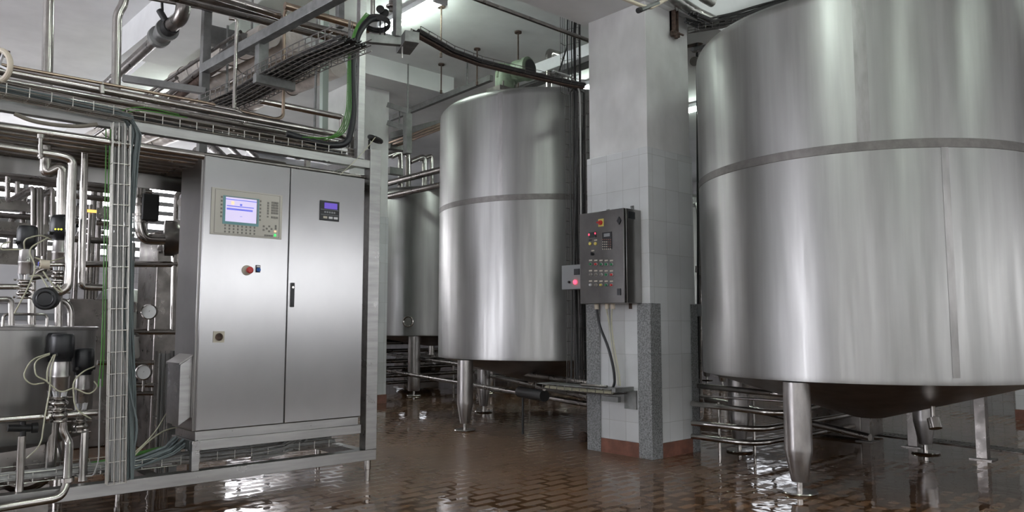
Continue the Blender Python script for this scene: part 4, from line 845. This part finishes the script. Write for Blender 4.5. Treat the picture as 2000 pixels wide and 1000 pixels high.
for k, (x, y, w_, h_) in enumerate(((6.6,13.2,.8,.55), (9.4,13.6,.9,.7), (11.0,12.2,.8,.8), (12.6,11.0,.9,.5), (10.2,9.9,.5,.45))):
    t = thing('pump_unit', 'low dark pump unit behind the tanks, %s' % ['leftmost, by the far pillar','second from the left','tallest one','rightmost','smallest and nearest one'][k], 'pump', (x, y, 0), 'pump units behind the tanks')
    MB().lathe([(0,-w_*.5),(h_*.25,-w_*.5),(h_*.32,-w_*.4),(h_*.32,w_*.3),(h_*.42,w_*.34),(h_*.42,w_*.5),(0,w_*.52)], (x,y,h_*.55), 24, (1,0,0)).build('motor', PIPED, t)
    MB().box(x-w_*.5,x+w_*.5,y-.2,y+.2,.0,h_*.2).build('base', PIPED, t)
MB().tube([X(1160,700,0) if False else V((5.75,6.3,.46)), V((5.6,5.75,.46))], .06, 18).tube([V((5.75,6.25,.46)),V((5.75,6.25,0))],.014).build('dark_manifold', RUBBER, label='dark thick manifold behind the pillar cable shelf', cat='manifold')
MB().tube([V((5.95,6.35,.55)), V((5.80,6.1,.57)), V((5.6,5.9,.56)), V((5.45,5.6,.55))], .02, 10, bend=.1).build('steel_pipe', PIPE, label='bright bent pipe joining the pillar cable shelf', cat='pipe')
stn = Z(1140, 862, 0); MB().lathe([(0,0),(.05,.0),(.055,.06),(.03,.09),(0,.10)], stn, 12).build('pipe_end', RUST, label='rusty lump on the floor at the left foot of the tiled pillar', cat='lump')

# ================================================================== STEELWORK BETWEEN THE FAR PILLAR AND THE TALL TANK
def bar(label, p, q, w_=.07, h_=.07, m=PAINTED, name='steel_bar', group=None, hang=None):
    mb = MB().beam(p, q, w_, h_)
    if hang is not None: h0 = V(p).lerp(V(q), hang); mb.tube([h0, V((h0.x, h0.y, CEIL))], .012, 8)
    return mb.build(name, m, label=label, cat='bar', group=group, bevel=.004)
bar('upper sloping grey bar between the far pillar and the tall tank', Z(755,235,4.85), Z(960,152,4.85), .07, .09, hang=.8)
bar('lower grey bar between the far pillar and the tall tank', Z(765,265,4.4), Z(870,238,4.4), .06, .11)
bar('short upright joining the two grey bars', Y(796,222,9.6), Y(796,300,9.6), .1, .1, hang=0)
bar('thin cross bar meeting the upper grey bar', Y(758,205,10.0), Y(800,218,9.6), .06, .08)
bar('thin cross bar meeting the lower grey bar', Y(758,240,10.0), Y(800,252,9.6), .06, .08)
for k in range(3): pipe('%s of three thin tubes slanting beside the far pillar' % ['top','middle','bottom'][k], [Z(757,280+6*k,4.25), Z(865,240+5*k,4.25)], .020, COPPER, group='thin slanting tubes')
pipe('long bare pipe above the grey tank, upper one', [Z(750,360,3.75), Z(875,328,3.75)], .055, PIPED); pipe('long bare pipe above the grey tank, lower one', [Z(752,385,3.45), Z(875,358,3.45)], .05, PIPED)
for k, (xa, xt) in enumerate(((782,770),(797,778),(829,815),(843,832))):
    pipe('%s of the upright pipes with bent tops beside the far pillar' % ['leftmost','second','third','rightmost'][k], [Y(xa,372,11.3), Y(xa,(297,297,305,303)[k],11.3), Y(xt,(300,299,310,308)[k],11.3), Y(xt-14,(305,306,316,312)[k],11.3)], .05-.012*(k==3), PIPE, bend=.2, group='upright bent pipes')
bar('short grey ledge above the bent pipes by the far pillar', Y(758,284,10.8), Y(800,292,10.8), .15, .12, hang=.5)
bar('lower grey ledge between the bent pipes', Y(758,333,11.0), Y(784,337,11.0), .12, .12)
MB().box(9.8,10.3,12.0,12.5,3.2,3.75).build('roof_box', GALV, label='grey box on the roof of the grey tank', cat='box')
pipe('fat pale duct running far behind the grey tank', [(6.5,15.9,4.64),(16,15.9,4.64)], .3, WHITE, name='round_duct')

# ================================================================== OVERHEAD STEEL AND PIPES, LEFT
za = 3.55
bar('upright square post at the left of the overhead frame', Z(401,205,3.12) if False else V((Z(400,136,za).x,Z(400,136,za).y,0)), V((Z(400,136,za).x,Z(400,136,za).y,CEIL)), .075, .075, PAINTED, 'steel_post')
bar('long grey overhead bar slanting up to the right', Z(398,136,za), Z(700,-30,za), .075, .085, GALV)
bar('level grey bar joining the left overhead post', Z(240,153,3.4), V((Z(400,136,za).x-.0,Z(400,136,za).y-.06,3.33)), .06, .06, PAINTED)
bar('thick grey cross beam behind the left overhead post', Z(405,68,4.0), Z(500,90,4.0), .1, .18, PAINTED, hang=.9)
hb = Z(512, 80, za); hz0 = Y(512, 150, hb.y).z
bar('short hanger post under the long overhead bar', V((hb.x,hb.y,hz0-.05)), hb, .085, .085, GALV, 'steel_post')
tz2 = hz0-.02
e0 = Z(497, 152, tz2-.03); e1 = Z(574, 170, tz2-.03)
bar('grey bracket bar carrying the sagging black cable tray', e0, e1, .06, .08, GALV)
ctr = [Z(425,212,tz2-.04), Z(475,192,tz2-.02), Z(537,157,tz2), Z(610,120,tz2+.01), Z(688,88,tz2)]
tray('wide sagging black wire tray loaded with cables, seen from below', ctr, .34, .09, m=WIREM, step=.09, nl=8, wr=.0042)
bundle('cable_bundle', 'thick mat of black cables in the wide sagging tray', [p+V((0,0,.035)) for p in ctr], .145, 30, .0065, CDARK, seed=61, flat=.15, wob=.35)
# foil-wrapped pipes
fp0 = Z(350, 161, 4.05); fp1 = Z(500, 84, 4.05); fd = (fp1-fp0).normalized(); fn_ = V((fd.y, -fd.x, 0)); fn_ = fn_ if fn_.x > 0 else -fn_
for k in range(5):
    o_ = fn_*(.25*k-.02); rr_ = (.12,.11,.12,.10,.11)[k]
    A_ = fp0+o_-fd*(6.0 if k else -.0); B_ = fp1+o_+fd*(.3,.35,.1,-.2,.0)[k]
    t = thing('insulated_pipe', '%s of the fat silver insulated pipes high up under the ceiling' % ['leftmost','second from the left','middle','fourth from the left','rightmost'][k], 'pipe', A_, 'insulated overhead pipes')
    MB().tube([A_.lerp(B_, j/12) for j in range(13)], rr_, 24).build('jacket', FOIL, t)
    for j in range(1, 8): MB().ring(A_.lerp(B_, j/8), fd, rr_+.002, .006, 24, 6).build('strap', PIPED, t)
for k, (pa_, pb_, zz, rr_) in enumerate((((185,250),(470,62),3.75,.016), ((225,262),(470,78),3.72,.028), ((255,262),(470,92),3.7,.045), ((180,268),(345,152),3.7,.02))):
    pipe('%s of the bare pipes slanting up beside the insulated ones' % ['highest','second','broadest','lowest'][k], [Z(*pa_, zz), Z(*pb_, zz)], rr_, PIPED if k != 2 else RUST, group='slanting overhead pipes')
# pipe with flanged valve
dv_ = 3.9
pipe('galvanised pipe slanting up to the flanged overhead valve', [Z(140,228,dv_), Z(311,72,dv_)], .052, PIPED)
v0 = Z(311,72,dv_); v1 = Z(340,46,dv_); vd = (v1-v0).normalized()
fv = thing('flanged_valve', 'flanged overhead valve on the galvanised pipe, near the ceiling', 'valve', v0)
MB().lathe([(0,-.03),(.10,-.03),(.10,.03),(.07,.04),(.085,.12),(.07,.2),(.10,.21),(.10,.25),(0,.25)], v0, 28, vd).build('body', GALV, fv)
MB().lathe([(0,.25),(.07,.25),(.075,.30),(.072,.36),(0,.36)], v0, 24, vd).tube([v0+vd*.3, v0+vd*.3+V((0,0,.16))-V((RT.x,RT.y,0))*.10], .03).tube([v0+vd*.3+V((0,0,.12))-V((RT.x,RT.y,0))*.07, v0+vd*.3+V((0,0,.24))-V((RT.x,RT.y,0))*.08], .012).build('gear_head', RUBBER, fv)
pipe('wide elbow pipe rising to the ceiling from the flanged valve', [v0+vd*.36, Z(357,34,dv_), Z(357,34,dv_)+V((0,0,1.0))], .062, PIPED, bend=.12)
# level pipes at the very top
zt4 = 3.85
for k, (pa_, pb_, rr_, m_) in enumerate((((300,-46),(546,30),.036,PIPE), ((556,11),(720,58),.032,COPPER), ((330,-19),(680,69),.030,PIPED), ((330,-6),(655,78),.030,PIPED))):
    pipe('%s of the level pipes crossing the top of the view' % ['highest','brown one','third','lowest'][k], [Z(*pa_, zt4), Z(*pb_, zt4)], rr_, m_, group='level top pipes')
pipe('thin dark pipe passing level below the ceiling at the top left', [Z(290,-3,4.1), Z(425,21,4.1)], .016, PIPED)
MB().beam(Z(390,2,3.95), Z(420,12,3.95), .12, .1).build('pipe_coupling', RUBBER, label='black coupling block on the top left pipes', cat='coupling', bevel=.01)
# drop tubes
pipe('bright drop tube right of the left overhead post, bent at its top', [Z(447,36,3.6), Z(463,38,3.6), Z(463,38,3.6)-V((0,0,.9))], .014, PIPE, bend=.04)
pipe('thin green-grey drop tube left of the bright one', [Y(445,50,6.9), Y(443,190,6.9)], .011, GALV)
pipe('brownish tube bent at both ends, hanging in front of the sagging tray', [Y(580,14,5.9), Y(556,16,5.9), Y(553,228,5.9), Y(540,233,5.9), Y(470,217,5.9)], .014, COPPER, bend=.06)
MB().box(*[q for q in (Y(540,236,5.9).x-.06, Y(540,236,5.9).x+.04)], 5.86, 5.94, Y(540,242,5.9).z, Y(540,233,5.9).z-.012).build('tube_rest', RUST, label='rusty rest under the lower bend of the brownish tube', cat='bracket')
pipe('hooked steel tube lying over the upper pipe rack', [Y(378,212,5.5), Y(393,203,5.5), Y(462,216,5.5), Y(479,225,5.5), Y(480,240,5.5)], .015, PIPE, bend=.05)
pipe('bright pipe ending in a downward leg left of the black hose', [Y(505,196,6.6), Y(668,229,6.6), Y(668,270,6.6)], .030, PIPE, bend=.02)
pipe('thin upright rod behind the bright elbowed pipe', [V((Y(619,72,6.9).x,6.9,CEIL)), Y(614,262,6.9)], .013, GALV)
bar('pale green square post behind the bright elbowed pipe', V((Y(632,72,7.3).x,7.3,CEIL)), Y(632,262,7.3), .07, .07, mat('pale_green_paint', (.42,.50,.44), .5), 'steel_post')
bar('square post near the ceiling left of the black hose', Y(664,-20,6.0), Y(664,55,6.0), .06, .06, GALV, 'steel_post')
pipe('upright pipe at the top right of the tall post', [Y(728,-20,5.3), Y(728,34,5.3)], .02, PIPE)
bar('square post hanging from the ceiling by the lamp', V((arm.x-.06,arm.y+.02,3.53)), V((arm.x-.06,arm.y+.02,CEIL)), .055, .055, GALV, 'steel_post')
for k, (px, py) in enumerate(((743,20),(752,27))):
    c0 = Y(px, py, 5.22); MB().lathe([(0,0),(.03,0),(.034,.02),(.0,.022)], c0, 20, (-.6,-.8,.1)).tube([c0, V((c0.x,c0.y,3.54))], .007).build('pressure_gauge', RUBBER, label=['small dark gauge seen edge-on beside the ceiling lamp','round dark gauge below the first, beside the ceiling lamp'][k], cat='gauge')
MB().tube([Y(765,2,5.7), Y(765,22,5.7)], .025).ring(Y(765,13,5.7), (0,0,1), .04, .012).build('sprinkler_head', PIPED, label='dark pipe fitting hanging at the left end of the ceiling lamp', cat='fitting')
# ceiling cable above the tall tank
cable('ceiling_pipe', 'dark thin conduit fixed along the ceiling beam edge', [V((2.5,5.24,4.20)), V((7.5,5.24,4.20))], .022, PIPED, 'conduit')

# ================================================================== LAMPS
def lamp(x, y, label, rot=0, z=CEIL, ln=1.3):
    t = thing('ceiling_lamp', label, 'lamp', (x, y, z), 'fluorescent ceiling lamps')
    MB().box(x-.11, x+.11, y-ln/2, y+ln/2, z-.07, z-.001).build('housing', WHITE, t, bevel=.01)
    for s_ in (-.05, .05): MB().tube([(x+s_, y-ln/2+.04, z-.10), (x+s_, y+ln/2-.04, z-.10)], .017, 10).build('tube', TUBE, t)
    MB().box(x-.10,x+.10,y-ln/2,y-ln/2+.04,z-.13,z-.07).box(x-.10,x+.10,y+ln/2-.04,y+ln/2,z-.13,z-.07).build('holder', WHITE, t)
    return t
lc = (Z(748,50,5.15)+Z(840,8,5.15))/2
l1 = lamp(lc.x+.08, lc.y, 'fluorescent ceiling lamp at the top centre of the view')
for k, (x, y, lb) in enumerate(((9.2,8.0,'fluorescent ceiling lamp above and behind the tall tank'), (Z(1366,212,5.15).x,Z(1366,212,5.15).y,'fluorescent ceiling lamp seen in the gap right of the pillar'), (2.0,1.6,'fluorescent ceiling lamp overhead between camera and cabinet'), (5.5,1.6,'fluorescent ceiling lamp overhead before the pillar'), (2.0,-2.5,'fluorescent ceiling lamp behind the photographer'), (6.5,-2.5,'fluorescent ceiling lamp behind the photographer towards the right'), (9.0,1.0,'fluorescent ceiling lamp above the big tank'), (4.0,12.3,'fluorescent ceiling lamp far back on the left'))):
    dup(l1, (x, y, CEIL if not (3.1 < x < 7.35 and y > 9.65) else 4.95), lb)

# ================================================================== FAR LEFT BACKGROUND
# steel cabinet with gauges behind the skid
_m = Y(303, 600, 7.75); MB().box(_m.x, _m.x+.75, 7.75, 8.35, 0, Y(303,450,7.75).z).build('machine_cabinet', PIPED, label='tall dark machine cabinet behind the left flank of the control cabinet', cat='cabinet', bevel=.01)
pipe('bent pipe running down the front of the dark machine cabinet', [Y(360,462,6.9), Y(340,468,6.9), Y(337,650,6.9)], .024, PIPE, bend=.06)
gy = 6.9
for k, (yy_, x0_, x1_, rr_) in enumerate(((516,150,345,.026), (648,245,350,.026), (708,190,300,.022), (752,245,300,.020), (768,245,300,.02))):
    pipe('level pipe behind the upright tray, %s' % ['highest of five','second of five','middle of five','fourth of five','lowest of five'][k], [Y(x0_,yy_,gy), Y(x1_,yy_+3*0,gy)], rr_, PIPE if k < 4 else PIPED, group='level pipes behind the skid')
pipe('upright pipe stand carrying the level pipes behind the upright tray', [V((Y(254,650,gy).x,gy+.03,0)), V((Y(254,650,gy).x,gy+.03,1.9))], .02, PIPED)
for k, (px, py) in enumerate(((292,609),(281,727))):
    c0 = Y(px, py, gy-.03); ax = V((-.5,-.86,0)).normalized()
    t = thing('pressure_gauge', ['round pressure gauge above the second level pipe','lower round pressure gauge near the floor'][k], 'gauge', c0-V((0,0,.12)))
    MB().lathe([(0,-.03),(.062,-.03),(.066,.0),(.066,.02),(.058,.024),(.056,.016)], c0, 32, ax).build('case', PIPE, t)
    MB().lathe([(.057,.016),(0,.016)], c0, 32, ax).build('dial', GLASS, t)
    MB().beam(c0+ax*.018, c0+ax*.018+V((.02,0,.035)), .003, .002).build('needle', RUBBER, t)
    MB().tube([c0-V((0,0,.06)), c0-V((0,0,.16))], .011).build('stem', PIPE, t)
pipe('wide elbow pipe with a butterfly valve, right of the upright tray', [Y(272,345,6.6), Y(272,440,6.6), Y(280,467,6.6), Y(320,468,6.6)], .045, PIPE, bend=.12)
MB().box(Y(284,440,6.6).x-.05, Y(284,440,6.6).x+.08, 6.52, 6.62, Y(284,432,6.6).z, Y(284,380,6.6).z).build('valve_actuator', RUBBER, label='black boxy valve actuator on the wide elbow pipe', cat='actuator', bevel=.01)
mb = MB()
for py in (382, 398, 418, 430): mb.tube([Y(272,py,6.6), Y(272,py+5,6.6)], .066, 20)
mb.build('flanges', PIPE, label='stack of round flanges on the wide elbow pipe', cat='flange')
MB().lathe([(0,-.12),(.06,-.115),(.11,-.095),(.14,-.06),(.155,-.02),(.155,.04),(.12,.05),(.05,.055),(.05,.12),(0,.12)], Y(332,465,6.8), 28, (-.9,.3,0)).tube([Y(332,465,6.8), (2.35,7.76,1.95)], .05).build('vessel_head', PIPED, label='rounded vessel head at the end of the wide elbow pipe', cat='vessel')
# small fittings near the gauges
MB().lathe([(.05,.08),(.05,.16),(.02,.17)], Y(254,628,gy), 20).tube([Y(254,650,gy), Y(254,612,gy)], .014).build('sample_cup', PIPE, label='small steel cup fitting left of the upper gauge', cat='fitting')
MB().lathe([(0,0),(.05,0),(.06,.02),(.045,.16),(.05,.18)], Y(258,700,gy), 20).build('sight_glass', GLASS, label='cloudy sight glass below the steel cup fitting', cat='sight glass')
# white machine behind the balance tank
wm = thing('filling_machine', 'white enamelled machine behind the balance tank', 'machine', (1.3, 9.2, 0))
a0 = Y(-20, 545, 9.0); a1 = Y(130, 545, 9.0)
MB().box(a0.x-.6, a1.x, 9.0, 9.7, .05, 1.42).build('body', WHITE, wm, bevel=.01)
MB().box(a0.x-.6, a1.x+.02, 8.9, 9.75, 1.42, 1.80).build('hood', WHITE, wm, bevel=.01)
MB().box(a0.x-.6, a1.x, 8.97, 9.0, 1.25, 1.32).build('trim_strip', GREYBOX, wm)
b0 = Y(135, 585, 8.4); MB().box(b0.x, b0.x+.55, 8.4, 8.85, 0, zpx(135,583,8.4)).build('cream_cabinet', PIPED, label='squat grey metal cabinet between the balance tank and the upright tray', cat='cabinet', bevel=.01)
c0 = Y(262, 560, 8.8); MB().lathe([(0,.0),(.28,.0),(.3,.1),(.3,1.45),(.22,1.6),(0,1.65)], (c0.x+.1,9.6,0), 32).build('process_vessel', TANK, label='pale rounded steel vessel glimpsed right of the upright tray', cat='vessel')
# dark rack frames and uprights in the back plant
rnd = random.Random(9)
for k in range(9):
    px = (18, 40, 85, 150, 178, 190, 212, 232, 340)[k]; yb_ = 10.0+rnd.random()*3
    x = Y(px, 500, yb_).x
    pipe('slim upright pipe far behind the valves, number %s from the left' % ['one','two','three','four','five','six','seven','eight','nine'][k], [(x,yb_,0),(x,yb_,2.6+.3*(k % 3)),(x+.35,yb_,2.6+.3*(k % 3))], .035, PIPED, group='slim uprights in the back plant', bend=.12)
for k, (pys, yb_) in enumerate(((352,9.5),(360,9.6),(378,10),(408,11),(428,11),(452,9.3),(464,9.2),(300,12),(322,12.5))):
    z0 = zpx(100, pys, yb_); x0_ = Y(-60,pys,yb_).x; x1_ = Y((240 if k != 5 else 130),pys,yb_).x
    (MB().beam((x0_,yb_,z0),(x1_,yb_,z0), .08, .13) if k in (3,5,8) else MB().tube([(x0_,yb_,z0),(x1_,yb_,z0)], .035, 10)).build('back_rail', PIPED, label='dark level rail before the far windows, %s' % ['level one from the middle group','level two of the middle group','level three of the middle group','broad one','just below the broad one','broad low one above the white machine','low one above the white machine','highest','broad high one'][k], cat='rail', group='rails before the far windows')
for k in range(4):
    xa, xb = (18,66,72,100)[k], (36,66,76,103)[k]
    pts = [Y((15,34,66,60)[k], (345,355,368,395)[k], 8.6), Y((15,34,66,60)[k],(393,390,390,398)[k],8.6), Y((65,75,80,103)[k],(366,368,368,368)[k],8.0), Y((65,75,80,103)[k],(440,500,500,430)[k],8.0)]
    pipe('zigzag tube hanging before the far windows, %s' % ['first from the left','second from the left','third from the left','fourth from the left'][k], pts, .022, PIPED, bend=.05, group='zigzag tubes')
for k in range(8):
    z0 = 2.35+.28*k; x0_ = 3.0+.15*k
    pipe('slanting dark pipe far behind the wide elbow pipe, %s' % ['lowest','second lowest','third lowest','fourth lowest','fourth highest','third highest','second highest','highest'][k], [(x0_-.2,8.8+.3*k,z0),(x0_+1.8,12.5+.2*k,z0+.1)], .04+.012*(k % 3), PIPED, group='slanting back-plant pipes')
MB().box(.4,2.1,11.0,11.6,0,2.15).build('back_cabinet', PIPED, label='dark cabinet standing in the back plant behind the valves', cat='cabinet', bevel=.01)
for k, (px, py, m_) in enumerate(((83,520,SBLUE),(80,488,LEDG),(178,408,LEDO))):
    q = Y(px, py, 10.999 if k < 2 else 9.0); MB().box(q.x-.05,q.x+.05,q.y-.02,q.y,q.z-.04,q.z+.05 if k == 0 else q.z-.01).build('indicator_light', m_, label=['small blue-lit screen behind the left valves','tiny green light behind the left valves','small amber light beside the upright tray'][k], cat='light')
    if k == 2: MB().tube([(q.x,q.y+.03,0),(q.x,q.y+.03,q.z+.05)], .02).build('light_pole', PIPED, label='slim dark pole carrying the small amber light', cat='pole')
